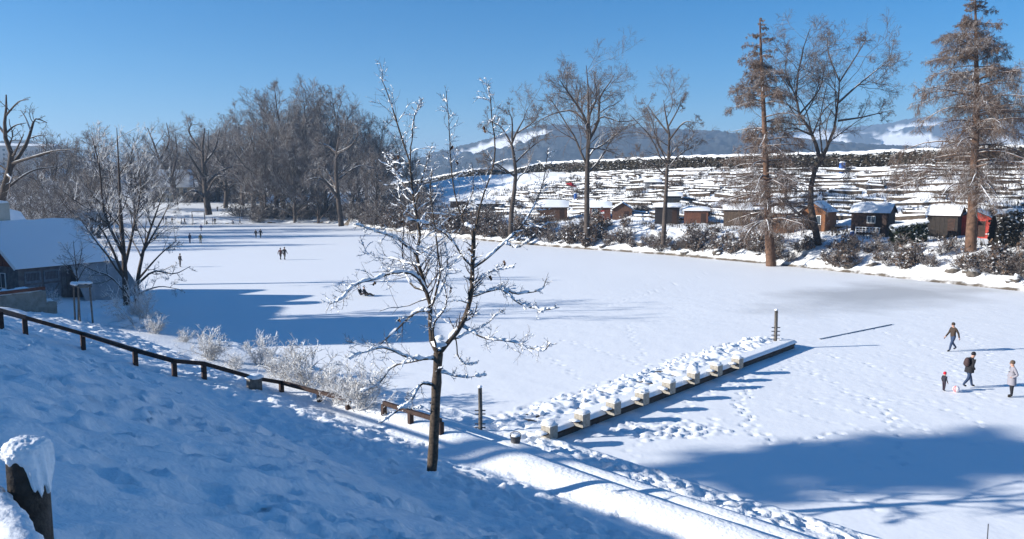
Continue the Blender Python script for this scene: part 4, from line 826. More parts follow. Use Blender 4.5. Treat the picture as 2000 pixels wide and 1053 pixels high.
p = at(22, 452, 60); house('side_house', 'whitewashed gabled annex with a broad white chimney left of the boat house', (p[0]-4.2, p[1]+1, 1.5), rzb, 6, 5, 3.2, 5.2, M['plaster'], M['roof_tile'], .4, wins=[('f', 0, 1.2, .9, 1.1)], chim=(1.9, -.6, 1.5, 2.0), catg='building')
p = at(20, 568, 46); r = empty('stone_terrace', (p[0]-3.2, p[1]+2, 1.6), rzb); tag(r, 'stepped stone terrace with snow on its edge before the boat house gable', 'terrace')
MB().box(-3, 3.4, -1.2, 1.2, -1, 1.55).build('wall', M['stone'], r); MB().box(3.4, 4.2, -1.0, 1.0, -1, .7).build('step', M['stone'], r); mb = MB(); snow_strip(mb, (-3, -.3, 1.6), (3.4, -.3, 1.6), .9, .16, 2, 20); snow_strip(mb, (3.4, 0, .72), (4.3, 0, .72), .7, .14, 3, 8); mb.build('snow_cover', M['snow_clump'], r, True)
MB().bar((-3, -1.25, 1.75), (3.3, -1.25, 1.75), .12, .2).build('timber_edge', M['red_wood'], r)
# taller house further up the slope, outside the view, whose shadow lies on the ice
house('slope_house', 'tall gabled house standing up the slope beside the path', (-50.5, 47.8, 8.0), R(98), 9.3, 8, 4.6, 7.8, M['plaster'], M['roof_tile'], .5, wins=[('f', -2, 1.2, 1, 1.4), ('f', 2, 1.2, 1, 1.4)], chim=(2, .5, .7, 1.0))
house('shadow_cottage', 'unseen gabled cottage added between the tall house and the boat house for its shadow', (-52.5, 55.8, 6.2), R(98), 6.5, 6, 3.2, 5.6, M['boards'], M['roof_tile'], .4, wins=[('f', -1, 1.1, .9, 1.1)])  # out of view, added so its shadow closes the lit gap on the ice
p = at(338, 372, 262); house('villa', 'large pale villa with a half hipped snowy roof behind bare trees', (p[0], p[1], 3.), R(20), 12, 9, 7.5, 12.5, M['ochre'], M['roof_tile'], .6, wins=[(s_, x, z, 1.1, 1.7) for s_ in 'f' for x in (-4, -1.5, 1.5, 4) for z in (1.5, 4.8)]+[('l', x, z, 1.1, 1.7) for x in (-2, 2) for z in (1.5, 4.8, 7.6)], chim=(3, .5, .9, 1.2))
for i, (px, py, d_, L2, W2, ev, rd, lb) in enumerate([(58, 300, 520, 34, 14, 14, 15.5, 'white flat roofed apartment block on the far hillside'), (15, 350, 380, 12, 9, 6, 10, 'small snow roofed house below the apartment block'), (105, 345, 420, 12, 9, 6, 10, 'snow roofed house among bare trees below the white block'), (190, 318, 500, 12, 9, 6, 10, 'far house with bright snowy roof above the frosted tree'), (232, 355, 400, 12, 9, 5, 9, 'low far house half hidden behind the frosted tree'), (345, 318, 560, 16, 10, 8, 12, 'dark far building above the villa roof')]):
    p = at(px, py, d_); house('far_house', lb, (p[0], p[1], p[2]-rd*.6), R(15+20*i % 50), L2, W2, ev, rd, M['far_white'] if i < 4 else M['boards'], M['roof_tile'], .5, wins=[('f', x, z, 1.4, 1.5) for x in np.linspace(-L2*.38, L2*.38, 5) for z in np.arange(1.5, ev-1.4, 3)], base=-12)

# ---- staked young tree and snow heap by the boat house
p = hit(160, 628); zs = H1(p[0], p[1]); r = limb_tree('staked_sapling', 'small frosted sapling tied between three stakes on the bank', p[1], (152, 628), [([(153, 630), (152, 560), (146, 500), (143, 470)], 3.5, 1, 0), ([(152, 548), (165, 525), (180, 515)], 2, .8, .4), ([(152, 545), (130, 520), (118, 512)], 2, .8, -.4), ([(150, 530), (160, 490), (158, 470)], 2, .8, .4), ([(150, 530), (135, 495), (125, 485)], 2, .8, .6)],
    [(7, .45, (30, 70), 4, .05, .2, .6, .2, .012, 3), (5, .5, (30, 70), 3, .03, .2, .7, .1, .01, 3)], M['bark'], M['frost'], 33)
r = empty('tree_stakes', (p[0], p[1], zs)); tag(r, 'tripod of wooden stakes with a snowy crossbar holding the sapling', 'stakes'); k = p[1]/F
tp = at(0, 556, p[1])[2]-zs
for x, y in ((-.42, 0), (.05, -.3), (.62, .1)): MB().tube([(x, y, -.4), (x*.9, y*.9, tp)], .05, 8).build('stake', M['grey_wood'], r, True)
for a, b in (((-.5, 0, tp), (.68, .1, tp)), ((-.5, 0, tp-.06), (.05, -.35, tp-.06)), ((.05, -.35, tp-.12), (.68, .1, tp-.12))): MB().bar(a, b, .1, .1).build('crossbar', M['grey_wood'], r)
mb = MB(); snow_strip(mb, (-.55, 0, tp+.1), (.72, .1, tp+.1), .13, .1, 6); snow_strip(mb, (-.5, 0, tp+.06), (.05, -.36, tp+.04), .11, .08, 7); mb.build('snow_cap', M['snow_clump'], r, True)
p = hit(220, 632); mb = MB(); mb.blob((0, 0, 0), (1.5, 1.2, .95), 5, .35, 4); mb.blob((1.2, -.3, -.2), (1.4, 1., .7), 6, .35, 4); mb.blob((-1.1, .2, -.2), (1.0, .9, .6), 7, .35, 4); o = mb.build('snow_heap', M['snow_clump'], None, True); o.location = (p[0], p[1], H1(p[0], p[1])); tag(o, 'lumpy heap of shovelled snow at the foot of the frosted tree', 'snow heap')

# ================================================================ allotments
def hithill(px, py): return hit(px, py, 60.)
def shade(c): return mat('paint_%d' % len(bpy.data.materials), c, .8, .35, 5, .01, 10)
def shed(px0, px1, ybase, yeave, yridge, color, label, gable='side', depth=2.6, win=None, turn=0., door=True, roofc=None, extra=None):
    b = hithill((px0+px1)/2, ybase); d = b[1]; w_ = (px1-px0)/F*d; z0 = Hh(b[0], b[1])-.1; pb = at(0, ybase, d)[2]; z0 = min(z0, pb+.2)
    ev = at(0, yeave, d)[2]-pb; rd = at(0, yridge, d)[2]-pb; m_ = shade(color)
    rzv = math.atan2(b[1], b[0])-math.pi/2+R(turn)
    b = b+np.array([b[0], b[1], 0])/np.hypot(b[0], b[1])*depth/2
    if gable == 'side': r = house('garden_shed', label, (b[0], b[1], pb), rzv, w_, depth, ev, rd, m_, M['dark_wood'], .25, wins=[('f', *q) for q in (win or [])], door=('f', w_*.3, .8, ev*.82, M['dark_wood'], .05) if door else None, catg='shed', base=-.8, snow_t=.22)
    else: r = house('garden_shed', label, (b[0], b[1], pb), rzv+math.pi/2, depth, w_, ev, rd, m_, M['dark_wood'], .25, wins=[('l', *q) for q in (win or [])], door=('l', -w_*.22, .8, ev*.8, M['dark_wood'], .05) if door else None, catg='shed', base=-.8, snow_t=.22)
    nbd = max(4, int(w_/.45))
    for k in range(nbd):          # upright boards on the front
        x0 = -w_/2+k*w_/nbd; mb = MB()
        if gable == 'side': mb.box(x0+.015, x0+w_/nbd-.015, -depth/2-.018, -depth/2-.001, -.5, ev-.02)
        else:
            xm = x0+w_/nbd/2; mb.box(-depth/2-.018, -depth/2-.001, x0+.015, x0+w_/nbd-.015, -.5, ev+(rd-ev)*(1-min(1, (abs(xm)+w_/nbd/2)/(w_/2)))-.04)
        mb.build('board', m_, r)
    return r, b, d
shed(1054, 1108, 431, 404, 394, (.13, .07, .045), 'brown shed with a flat-pitched snowy roof, screened by rusty shrubs', 'side', 3)
sb, bb_, dd_ = shed(1152, 1192, 430, 405, 396, (.15, .06, .045), 'reddish brown shed with white window and a red and white board', 'side', 3, win=[(-1.0, .9, .9, 1.1)], door=False)
o = MB().box(.05, .75, -1.56, -1.53, 1.2, 1.75).build('notice_board', M['white_paint'], sb); M['sign_red'] = mat('sign_red', (.45, .03, .03), .6); MB().box(.05, .75, -1.575, -1.561, 1.56, 1.75).build('red_band', M['sign_red'], o)
shed(1196, 1234, 430, 409, 397, (.14, .075, .05), 'brown gabled shed standing next to the shed with white window', 'front', 3)
shed(1279, 1326, 438, 405, 400, (.035, .032, .035), 'near black shed with a green panel and thick flat snow on top', 'side', 2.6, win=None)
shed(1336, 1382, 440, 412, 407, (.17, .075, .05), 'low brick red shed under a thick straight slab of snow', 'side', 3)
shed(1414, 1464, 442, 410, 402, (.12, .085, .06), 'grey brown shed half hidden by larch twigs', 'side', 3)
shed(1509, 1550, 455, 416, 408, (.19, .085, .04), 'small orange brown shed touching the ragged larch trunk', 'side', 2.4)
shed(1574, 1622, 452, 413, 397, (.21, .09, .038), 'orange timber shed with gable, pale window and snowy roof', 'front', 4, win=[(-.5, 1.0, 1.1, 1.2)], turn=-22)
db, bb_, dd_ = shed(1670, 1738, 459, 415, 400, (.05, .03, .024), 'dark brown shed with a small white window and a white bench outside', 'side', 3.6, win=[(.2, 1.6, .9, .8)], turn=-14, door=False)
shed(1818, 1872, 465, 420, 404, (.035, .028, .024), 'blackish shed between the clipped dark hedge and the red shed', 'side', 3.4, turn=-12)
shed(1880, 1934, 463, 425, 413, (.42, .055, .04), 'bright red shed behind the broad larch trunk', 'front', 3, turn=-10)
shed(930, 965, 412, 398, 393, (.05, .06, .07), 'small dark shed with a blue pane far along the bank', 'side', 3)
shed(880, 912, 405, 393, 388, (.09, .06, .045), 'far brown shed at the end of the shed row', 'side', 3)
shed(1778, 1806, 345, 334, 328, (.12, .11, .1), 'grey tool hut high on the terraces under the hedge', 'side', 3, door=False)
shed(1260, 1290, 368, 356, 352, (.3, .3, .31), 'pale greenhouse hut in the middle of the terraces', 'side', 3, door=False)
shed(1300, 1330, 398, 383, 378, (.04, .05, .06), 'small dark hut with snowy roof above the shed row', 'side', 2.5, door=False)
# white bench and blue barrel at the dark shed
r = empty('garden_bench', tuple(np.array(db.location)), db.rotation_euler[2]); tag(r, 'white slatted bench standing before the dark brown shed', 'bench')
MB().box(-1.5, 1.5, -3.0, -2.6, .42, .47).build('seat', M['white_paint'], r)
for z in (.62, .95): MB().box(-1.5, 1.5, -2.56, -2.51, z, z+.1).build('back_rail', M['white_paint'], r)
for x in np.linspace(-1.45, 1.45, 8): MB().box(x-.04, x+.04, -2.6, -2.561, .3, 1.04).build('slat', M['white_paint'], r)
for x in (-1.4, 1.4):
    for y in (-2.95, -2.7): MB().box(x-.04, x+.04, y-.04, y+.04, -.4, .418).build('leg', M['white_paint'], r)
M['blue'] = mat('blue_plastic', (.02, .09, .32), .45); M['red_cloth'] = mat('red_cloth', (.55, .03, .03), .7)
def barrel(px, py, sc, label):
    p = hithill(px, py); r = empty('water_barrel', (p[0], p[1], Hh(p[0], p[1]))); r.scale = (sc,)*3; tag(r, label, 'barrel')
    MB().tube([(0, 0, -.3), (0, 0, .15), (0, 0, .5), (0, 0, .9)], [.3, .33, .33, .29], 16).build('drum', M['blue'], r, True)
    for z in (.25, .6): MB().tube([(0, 0, z-.02), (0, 0, z+.02)], .345, 16).build('hoop', M['blue'], r)
    mb = MB(); mb.blob((0, 0, .92), (.32, .32, .12), 3, .1); mb.build('snow_cap', M['snow_clump'], r, True)
barrel(1664, 462, .8, 'blue water barrel lying low beside the white bench'); barrel(1645, 335, 2.0, 'big blue tank high on the terraces near the hedge'); barrel(1124, 388, 1.1, 'blue barrel just below the red parasol'); barrel(1078, 330, 1.3, 'blue barrel near the hedge at the upper terraces')
p = hithill(1113, 378); r = empty('garden_parasol', (p[0], p[1], Hh(p[0], p[1]))); tag(r, 'red parasol tipped sideways in the snowy gardens', 'parasol')
MB().tube([(0, 0, -.2), (.3, 0, 2.0)], .03, 6).build('pole', M['grey_wood'], r); mb = MB(); n = 8; V = [(.45, -.1, 2.35)]+[(.3+1.5*math.cos(a)*.95, -.1+1.5*math.sin(a), 1.7-.45*math.cos(a)) for a in np.linspace(0, 2*math.pi, n, endpoint=False)]; V += [(x, y, z-.05) for x, y, z in V]
mb.add(V, None, [(0, 1+i, 1+(i+1) % n) for i in range(n)]+[(n+1, n+2+(i+1) % n, n+2+i) for i in range(n)]); mb.build('canopy', M['red_cloth'], r)
# hedges: dense body of leaf faces round a twiggy core, snow on top
def hedge(name, label, path, w_, h, m_, seed, leaf=.16, dens=60, snow=True, catg='hedge', zf=None):
    g = np.random.default_rng(seed); P = np.array(path, float); z = np.array([(zf or Hh)(x, y) for x, y in P]); o0 = np.array([P[0, 0], P[0, 1], z[0]])
    r = empty(name, tuple(o0)); tag(r, label, catg); seg = np.linalg.norm(np.diff(P, axis=0), axis=1); cu = np.concatenate([[0], np.cumsum(seg)]); Lh = cu[-1]
    n = int(Lh*dens*h*.5)+50; u = g.uniform(0, Lh, n); X = np.interp(u, cu, P[:, 0]); Y = np.interp(u, cu, P[:, 1]); Z = np.interp(u, cu, z)
    tx = np.interp(u, (cu[:-1]+cu[1:])/2, np.diff(P[:, 0])/seg); ty = np.interp(u, (cu[:-1]+cu[1:])/2, np.diff(P[:, 1])/seg); off = g.choice([-1, 1], n)*w_/2*g.uniform(.75, 1.08, n); top = g.random(n) < .25; off = np.where(top, g.uniform(-w_/2, w_/2, n), off)
    hh = np.where(top, h*g.uniform(.9, 1.05, n), h*g.uniform(0, 1, n))*(1+.12*np.array(vnoise(u*.5, u*0, seed)))
    c = np.stack([X-ty*off, Y+tx*off, Z+hh-.1], 1)-o0; s_ = leaf*g.uniform(.6, 1.5, (n, 1)); a = unit(g.normal(size=(n, 3)))*s_; b = unit(np.cross(a, g.normal(size=(n, 3))))*s_
    V = np.stack([c-a-b*.6, c+a-b*.6, c+a*.7+b*.6, c-a*.7+b*.6], 1).reshape(-1, 3); o = link('foliage', mesh_np('foliage', V, np.arange(n*4).reshape(-1, 4), None, [m_]), r); o['kind'] = 'stuff'
    nn = max(8, int(Lh/1.2)); uu = np.linspace(0, Lh, nn); ctr = np.stack([np.interp(uu, cu, P[:, 0]), np.interp(uu, cu, P[:, 1]), np.interp(uu, cu, z)+h*.45], 1)-o0
    rr2 = np.full(nn, w_*.42); V, Q = tubes(ctr[None], rr2[None], 8); cc = np.repeat(ctr, 8, 0); V = cc+(V-cc)*np.array([1, 1, h*.5/(w_*.42)]); V += g.normal(0, .06, V.shape); link('core', mesh_np('core', V, Q, None, [m_]), r)
    if snow:
        nn = max(8, int(Lh/.6)); uu = np.linspace(0, Lh, nn); ctr = np.stack([np.interp(uu, cu, P[:, 0]), np.interp(uu, cu, P[:, 1]), np.interp(uu, cu, z)+h*(1.0+.1*vnoise(uu*.5, uu*0, seed))-.02], 1)-o0; rr2 = w_*.5*(1+.35*vnoise(uu*.9, uu*0+3, seed)); V, Q = tubes(ctr[None], rr2[None], 8); cc = np.repeat(ctr, 8, 0); V = cc+(V-cc)*np.array([1, 1, .42]); V += g.normal(0, .05, V.shape); link('snow_cap', mesh_np('snow_cap', V, Q, None, [M['snow_clump']]), r)
    return r
hp = []
for px, py in [(2120, 318), (2000, 316), (1900, 318), (1800, 322), (1700, 324), (1600, 326), (1500, 328), (1400, 328), (1300, 330), (1200, 331), (1130, 333), (1060, 337), (990, 342)]:
    u = ray(px, py); k = None
    for Yd in np.arange(80, 330, .5):
        q = np.array([0, 0, CAMZ])+u*Yd/u[1]
        if seg_dist(np.array([q[0]]), np.array([q[1]]), right_line)[0] > RS1+1.5 and q[0] > 0: k = (q[0], q[1]); break
    hp.append(k if k else (q[0], q[1]))
hp += [(-8, 268), (-30, 296), (-55, 320)]
hp = [tuple(p_) for p_ in np.stack([np.interp(np.linspace(0, len(hp)-1, 160), np.arange(len(hp)), [q[i] for q in hp]) for i in (0, 1)], 1)]
hedge('ridge_hedge', 'long dark hedge topped with snow along the crest of the allotments', hp, 2.0, 2.9, M['hedge'], 5, .2, 70, zf=lambda x, y: H1(x, y)+.2)
def clip_hedge(px0, px1, yb, yt, label, m_, seed):
    a, b = hithill(px0, yb), hithill(px1, yb); d = (a[1]+b[1])/2; ax_, bx_ = at(px0, yb, d), at(px1, yb, d); h = (yb-yt)/F*d
    hedge('clipped_hedge', label, [tuple(ax_[:2]+(bx_[:2]-ax_[:2])*k) for k in np.linspace(0, 1, 6)], 1.5, h, m_, seed, .12, 260)
clip_hedge(1742, 1806, 474, 434, 'dark green clipped hedge with snow on top beside the dark brown shed', M['evergreen'], 3); clip_hedge(1936, 1990, 482, 414, 'tall brownish hedge block at the side of the red shed', M['hedge'], 4)
# terrace edging boards
rows = 17; g = np.random.default_rng(12); M['edging'] = mat('edging', (.075, .058, .045), .9, .5, 1.5); cntE = 0
for i in range(rows):
    dlt = RS0+(i+.9)*(RS1-RS0)/rows; u = 20.
    while u < cum[-2]-2:
        ln = g.uniform(4, 9)
        if g.random() < .95:
            jt = g.normal(0, .5); q = [shore(u, dlt+jt), shore(min(u+ln, cum[-2]-1), dlt+jt+g.normal(0, .35))]
            q = [p_-0*p_ for p_ in q]
            if q[0][1] > 60 and abs(q[0][0]/q[0][1]) < .74 and cntE < 290:
                za, zb2 = Hh(*q[0]), Hh(*q[1]); a = np.array([*q[0], za]); b = np.array([*q[1], zb2]); r = empty('terrace_edging', tuple(a)); tag(r, 'low dark edging of a snowed-in garden terrace on the allotment hillside', 'edging', 'terrace edgings of the allotments')
                h_ = g.uniform(.3, 1.0); MB().bar((0, 0, 0), b-a, .14, h_).build('board', M['edging'], r); mb = MB(); snow_strip(mb, (0, 0, h_/2+.03), b-a+np.array([0, 0, h_/2+.03]), .28, .14, i, 8); mb.build('snow_cap', M['snow_clump'], r, True); cntE += 1
        u += ln+g.uniform(.2, 1.6)
# dead stalks, canes and small plants poking through the snow of the beds
n = 15000; U = g.uniform(8, cum[-2], n); Dd = g.uniform(9, 67, n); cl = vnoise(U*.12, Dd*.2, 3)+.5*vnoise(U*.5, Dd*.6, 4); keep = cl > -.12; U, Dd = U[keep], Dd[keep]
V, T_ = [], []; m_ = 0
for u, dd2 in zip(U, Dd):
    p_ = shore(u, dd2)
    if p_[1] < 60 or p_[0]/p_[1] > .75: continue
    z = Hh(p_[0], p_[1])
    for k in range(3):
        x, y = p_+g.normal(0, .25, 2); hh = g.uniform(.25, 1.1); lx, ly = g.normal(0, .2, 2); w2 = g.uniform(.025, .06)
        V += [(x-w2, y, z-.1), (x+w2, y, z-.1), (x, y+w2, z-.1), (x+lx, y+ly, z+hh)]; T_ += [(m_, m_+1, m_+3), (m_+1, m_+2, m_+3), (m_+2, m_, m_+3)]; m_ += 4
M['stalk'] = mat('stalk', (.10, .075, .05), .9, .4, 1); o = link('garden_stalks', mesh_np('garden_stalks', V, None, T_, [M['stalk']], False)); tag(o, 'brown dead stalks and canes poking through the snow of the garden beds', 'plants', kind='stuff')
for i in range(190):
    u, dd2 = g.uniform(25, cum[-2]), g.uniform(17, 64); p_ = shore(u, dd2)
    if p_[1] < 60 or p_[0]/p_[1] > .75: continue
    put_shrub(BK[g.integers(0, 4)], (p_[0], p_[1], Hh(p_[0], p_[1])-.1), g.uniform(.35, .9), 'small snowed bush on the garden terraces of the allotment hillside', 'bushes on the garden terraces', 'garden_bush')
# low scrub at the foot of the wood and the far shore
UK = [shrub_mesh(80+i, 22, 1.7, w_, rmin=.016, rbase=.03, mats=(M['bark'], M['twig_wood'])) for i, w_ in enumerate((1.5, 1.9))]
for i in range(90):
    px = g.uniform(470, 830); d_ = g.uniform(188, 232); p_ = at(px, 400, d_)
    if in_lake(np.array([p_[0]]), np.array([p_[1]]))[0]: continue
    put_shrub(UK[g.integers(0, 2)], (p_[0], p_[1], H1(p_[0], p_[1])-.3), g.uniform(1.8, 3.6), 'tangled snowy undergrowth bush under the bare trees of the wood', 'undergrowth of the wood', 'undergrowth_bush')

for i in range(46):
    px = g.uniform(270, 500); d_ = g.uniform(256, 300); p_ = at(px, 400, d_)
    put_shrub(UK[g.integers(0, 2)], (p_[0], p_[1], H1(p_[0], p_[1])-.3), g.uniform(2.0, 4.2), 'tangled grey undergrowth bush behind the villa lawn', 'undergrowth behind the villa lawn', 'undergrowth_bush')
# ================================================================ people
def person(name, label, loc, h, face, pose='stand', jacket=(.03, .03, .035), pants=(.02, .025, .04), hat=None, skin=(.45, .26, .19), coat=0, pack=None, lean=0., hood=False, near=False, arms='down', group=None, child=False):
    r = empty(name, tuple(loc), face); tag(r, label, 'person', group); k = h/1.75
    mats_ = [mat('jacket', jacket, .85), mat('trousers', pants, .85), mat('skin', skin, .6), mat('shoe', (.02, .018, .016), .6)]
    hd = .02
    if pose == 'walk': fl, fr = (.30, .0), (-.34, .10); kl, kr = (.20, .50), (-.06, .50)
    elif pose == 'stand': fl, fr = (.03, 0), (-.05, 0); kl, kr = (.03, .5), (-.0, .5)
    hip = .90; J = {}; E = []
    def V_(n_, x, y, z, r_): J[n_] = (x, y, z, r_)
    if pose == 'sit':
        V_('pel', 0, 0, .16, .15); V_('wst', -.05, 0, .34, .15); V_('chs', -.10, 0, .56, .16); V_('nk', -.10, 0, .72, .065); V_('hd0', -.08, 0, .82, .09); V_('hd1', -.07, 0, .93, .10)
        for s_, n_ in ((1, 'l'), (-1, 'r')):
            V_('hp'+n_, .08, .09*s_, .15, .10); V_('kn'+n_, .46, .13*s_, .28, .075); V_('an'+n_, .82, .13*s_, .09, .055); V_('to'+n_, .88, .13*s_, .2, .04)
            V_('sh'+n_, -.10, .19*s_, .63, .075); V_('el'+n_, .0, .26*s_, .40, .055); V_('wr'+n_, .2, .2*s_, .3, .045); V_('ha'+n_, .27, .18*s_, .3, .04)
    elif pose == 'crouch':
        V_('pel', 0, 0, .42, .15); V_('wst', .08, 0, .58, .15); V_('chs', .2, 0, .76, .16); V_('nk', .29, 0, .9, .065); V_('hd0', .34, 0, .98, .09); V_('hd1', .38, 0, 1.07, .10)
        for s_, n_ in ((1, 'l'), (-1, 'r')):
            V_('hp'+n_, .04, .1*s_, .4, .10); V_('kn'+n_, .36, .14*s_, .42, .075); V_('an'+n_, .06, .12*s_, .08, .055); V_('to'+n_, .22, .13*s_, .04, .04)
            V_('sh'+n_, .22, .18*s_, .82, .075); V_('el'+n_, .4, .23*s_, .62, .055); V_('wr'+n_, .5, .15*s_, .42, .045); V_('ha'+n_, .55, .13*s_, .36, .04)
    else:
        lx = lean
        V_('pel', 0, 0, .92, .145); V_('wst', .02+lx*.3, 0, 1.08, .14); V_('chs', .02+lx*.8, 0, 1.32, .17); V_('nk', .02+lx*1.2, 0, 1.49, .065); V_('hd0', .05+lx*1.5, 0, 1.57, .085); V_('hd1', .06+lx*1.7, 0, 1.665, .098)
        for s_, n_, f_, kk in ((1, 'l', fl, kl), (-1, 'r', fr, kr)):
            V_('hp'+n_, 0, .09*s_, .86, .105); V_('kn'+n_, kk[0], .1*s_, kk[1], .078); V_('an'+n_, f_[0], .1*s_, .09+f_[1], .055); V_('to'+n_, f_[0]+.17, .12*s_, .045+f_[1]*.6, .045)
            V_('sh'+n_, .0+lx, .2*s_, 1.40, .075)
            if arms == 'akimbo': V_('el'+n_, -.06, .42*s_, 1.16, .06); V_('wr'+n_, .08, .25*s_, 1.02, .05); V_('ha'+n_, .1, .2*s_, .99, .045)
            elif arms == 'pocket': V_('el'+n_, -.10+lx*.6, .30*s_, 1.14, .06); V_('wr'+n_, .08+lx*.3, .24*s_, .98, .05); V_('ha'+n_, .12+lx*.3, .2*s_, .95, .045)
            else: sw = (.22 if pose == 'walk' else .05)*(-s_ if pose == 'walk' else 1); V_('el'+n_, -.03+sw*.4+lx*.6, .28*s_, 1.12, .058); V_('wr'+n_, .05+sw+lx*.4, .29*s_, .88, .046); V_('ha'+n_, .07+sw*1.2+lx*.4, .29*s_, .80, .042)
    if child:
        for n_ in ('hd0', 'hd1'): x, y, z, r_ = J[n_]; J[n_] = (x, y, z+(.03 if n_ == 'hd1' else 0), r_*1.45)
    E = [('pel', 'wst'), ('wst', 'chs'), ('chs', 'nk'), ('nk', 'hd0'), ('hd0', 'hd1')]
    for n_ in 'lr': E += [('pel', 'hp'+n_), ('hp'+n_, 'kn'+n_), ('kn'+n_, 'an'+n_), ('an'+n_, 'to'+n_), ('chs', 'sh'+n_), ('sh'+n_, 'el'+n_), ('el'+n_, 'wr'+n_), ('wr'+n_, 'ha'+n_)]
    names = list(J); me_ = bpy.data.meshes.new('body'); me_.from_pydata([J[n_][:3] for n_ in names], [(names.index(a), names.index(b)) for a, b in E], [])
    o = link('body', me_, r); md = o.modifiers.new('s', 'SKIN')
    for i, n_ in enumerate(names):
        sv_ = me_.skin_vertices[0].data[i]; rr_ = J[n_][3]; sv_.radius = (rr_, rr_*(.8 if n_ in ('chs', 'wst') else 1)); sv_.use_root = (n_ == 'pel')
    sd_ = o.modifiers.new('d', 'SUBSURF'); sd_.levels = 2 if near else 1; sd_.render_levels = sd_.levels
    dg = bpy.context.evaluated_depsgraph_get(); m2 = bpy.data.meshes.new_from_object(o.evaluated_get(dg)); o.modifiers.clear(); o.data = m2; bpy.data.meshes.remove(me_)
    co = np.array([p_.center[:] for p_ in m2.polygons]); best = np.full(len(co), 1e9); lab = np.zeros(len(co), int)
    for a, b in E:
        A_, B_ = np.array(J[a][:3]), np.array(J[b][:3]); d_ = B_-A_; tt_ = np.clip((co-A_)@d_/(d_@d_), 0, 1); ds = np.linalg.norm(co-A_-tt_[:, None]*d_, axis=1)-.5*(J[a][3]*(1-tt_)+J[b][3]*tt_)
        L_2 = 2 if a in ('nk', 'hd0') else 3 if b.startswith('to') else 1 if (a[:2] in ('hp', 'kn') or b[:2] == 'hp') else 2 if b.startswith('ha') else 0
        u_ = ds < best; best[u_] = ds[u_]; lab[u_] = L_2
    m2.materials.clear()
    for q in mats_: m2.materials.append(q)
    m2.polygons.foreach_set('material_index', lab.astype(np.int32)); m2.polygons.foreach_set('use_smooth', np.ones(len(co), bool)); m2.update()
    hx, hy, hz_, hr = J['hd1']; ht = mats_[0] if hood else mat('hat', hat or (.05, .035, .025), .9)
    mb = MB(); mb.blob((hx-.025*hr/.1, hy, hz_+.025), (hr*1.14, hr*1.05, hr*1.05), 2, .05, 3); mb.build('hood' if hood else 'hat' if hat else 'hair', ht, r, True)
    if near:
        mb = MB(); mb.blob((hx+hr*1.0, 0, hz_-.035), (.025, .016, .022), 1, .0, 1); mb.build('nose', mats_[2], r, True); mb = MB()
        for s_ in (-1, 1): mb.blob((hx+hr*.88, .035*s_, hz_-.01), (.014, .014, .01), 1, 0, 1)
        mb.build('eyes', mats_[3], r, True); mb = MB(); mb.blob((hx+hr*.86, 0, hz_-.075), (.014, .026, .007), 1, 0, 1); mb.build('mouth', mats_[0] if False else mat('lips', (.3, .1, .09), .6), r, True)
        for n_ in 'lr':
            w0_, h0_ = np.array(J['wr'+n_][:3]), np.array(J['ha'+n_][:3]); dd_2 = unit(h0_-w0_); side = unit(np.cross(dd_2, (0, 1, 0))); up2 = np.cross(side, dd_2); mb = MB()
            for f_ in range(4): p0 = h0_+dd_2*.02+side*(f_-1.5)*.02; mb.tube([p0, p0+dd_2*(.04+.008*(f_ in (1, 2))), p0+dd_2*.06+up2*.02*(1 if n_ == 'r' else -1)], [.011, .01, .008], 6)
            p0 = h0_+side*.035; mb.tube([p0, p0+side*.025+dd_2*.025, p0+side*.03+dd_2*.05], [.012, .011, .009], 6); mb.build('fingers', mats_[2], r, True)
    if coat:
        rings = []; zt, zb_ = 1.22, coat; kk = 18; nr = 6
        pts = []
        for i in range(nr):
            f_ = i/(nr-1); z = zt+(zb_-zt)*f_; rx = .19+.03*f_; ry = .20+.05*f_; cx_ = .02+lean*.5*(1-f_); pts += [(cx_+rx*math.cos(a)*.85, ry*math.sin(a), z) for a in np.linspace(0, 2*math.pi, kk, endpoint=False)]
        idx = np.arange(nr*kk).reshape(nr, kk); Q = np.stack([idx[:-1], idx[1:], np.roll(idx[1:], -1, 1), np.roll(idx[:-1], -1, 1)], -1).reshape(-1, 4); T2 = []
        link('coat', mesh_np('coat', pts, Q, None, [mats_[0]]), r)
    if pack: mb = MB(); mb.blob((-.2+lean*.7, 0, 1.27), (.13, .17, .24), 2, .08, 3); mb.build('backpack', mat('backpack', pack, .8), r, True)
    r.scale = (k,)*3
    return r
def on_ice(px, py): return onz(px, py, 0.0)
BR, NV, BK_ = (.045, .03, .022), (.03, .05, .10), (.016, .016, .02)
person('person', 'person in dark brown jacket and jeans walking alone on the open ice', on_ice(1860, 686), 1.75, math.pi+.2, 'walk', BR, NV, None, near=True, arms='down')
person('person', 'person in black hooded coat and jeans striding with a backpack towards the ball', on_ice(1890, 757), 1.78, .15, 'walk', BK_, NV, None, coat=.78, pack=(.05, .03, .03), lean=.10, hood=True, near=True, arms='pocket')
person('person', 'small child in dark snowsuit and red hat beside the ball', on_ice(1843, 764), .92, 0.3, 'stand', (.02, .02, .03), (.03, .02, .03), (.5, .02, .04), near=True, child=True)
person('person', 'person in long grey coat with elbows bent standing behind the ball players', on_ice(1975, 776), 1.76, math.pi-.25, 'stand', (.24, .23, .26), (.015, .015, .02), (.10, .07, .05), coat=.62, near=True, arms='akimbo')
p = on_ice(1867, 766); r = empty('play_ball', (p[0], p[1], .16)); tag(r, 'white and pink play ball on the ice by the child', 'ball'); V0, T0 = ico(3); cen = V0[T0].mean(1); lab = ((np.floor((np.arctan2(cen[:, 1], cen[:, 0])+np.pi)/(np.pi/3)) % 3) == 0).astype(int)
link('shell', mesh_np('shell', V0*.16, None, T0, [mat('ball_white', (.8, .74, .74), .4), mat('ball_pink', (.6, .22, .24), .4)], True, lab), r)
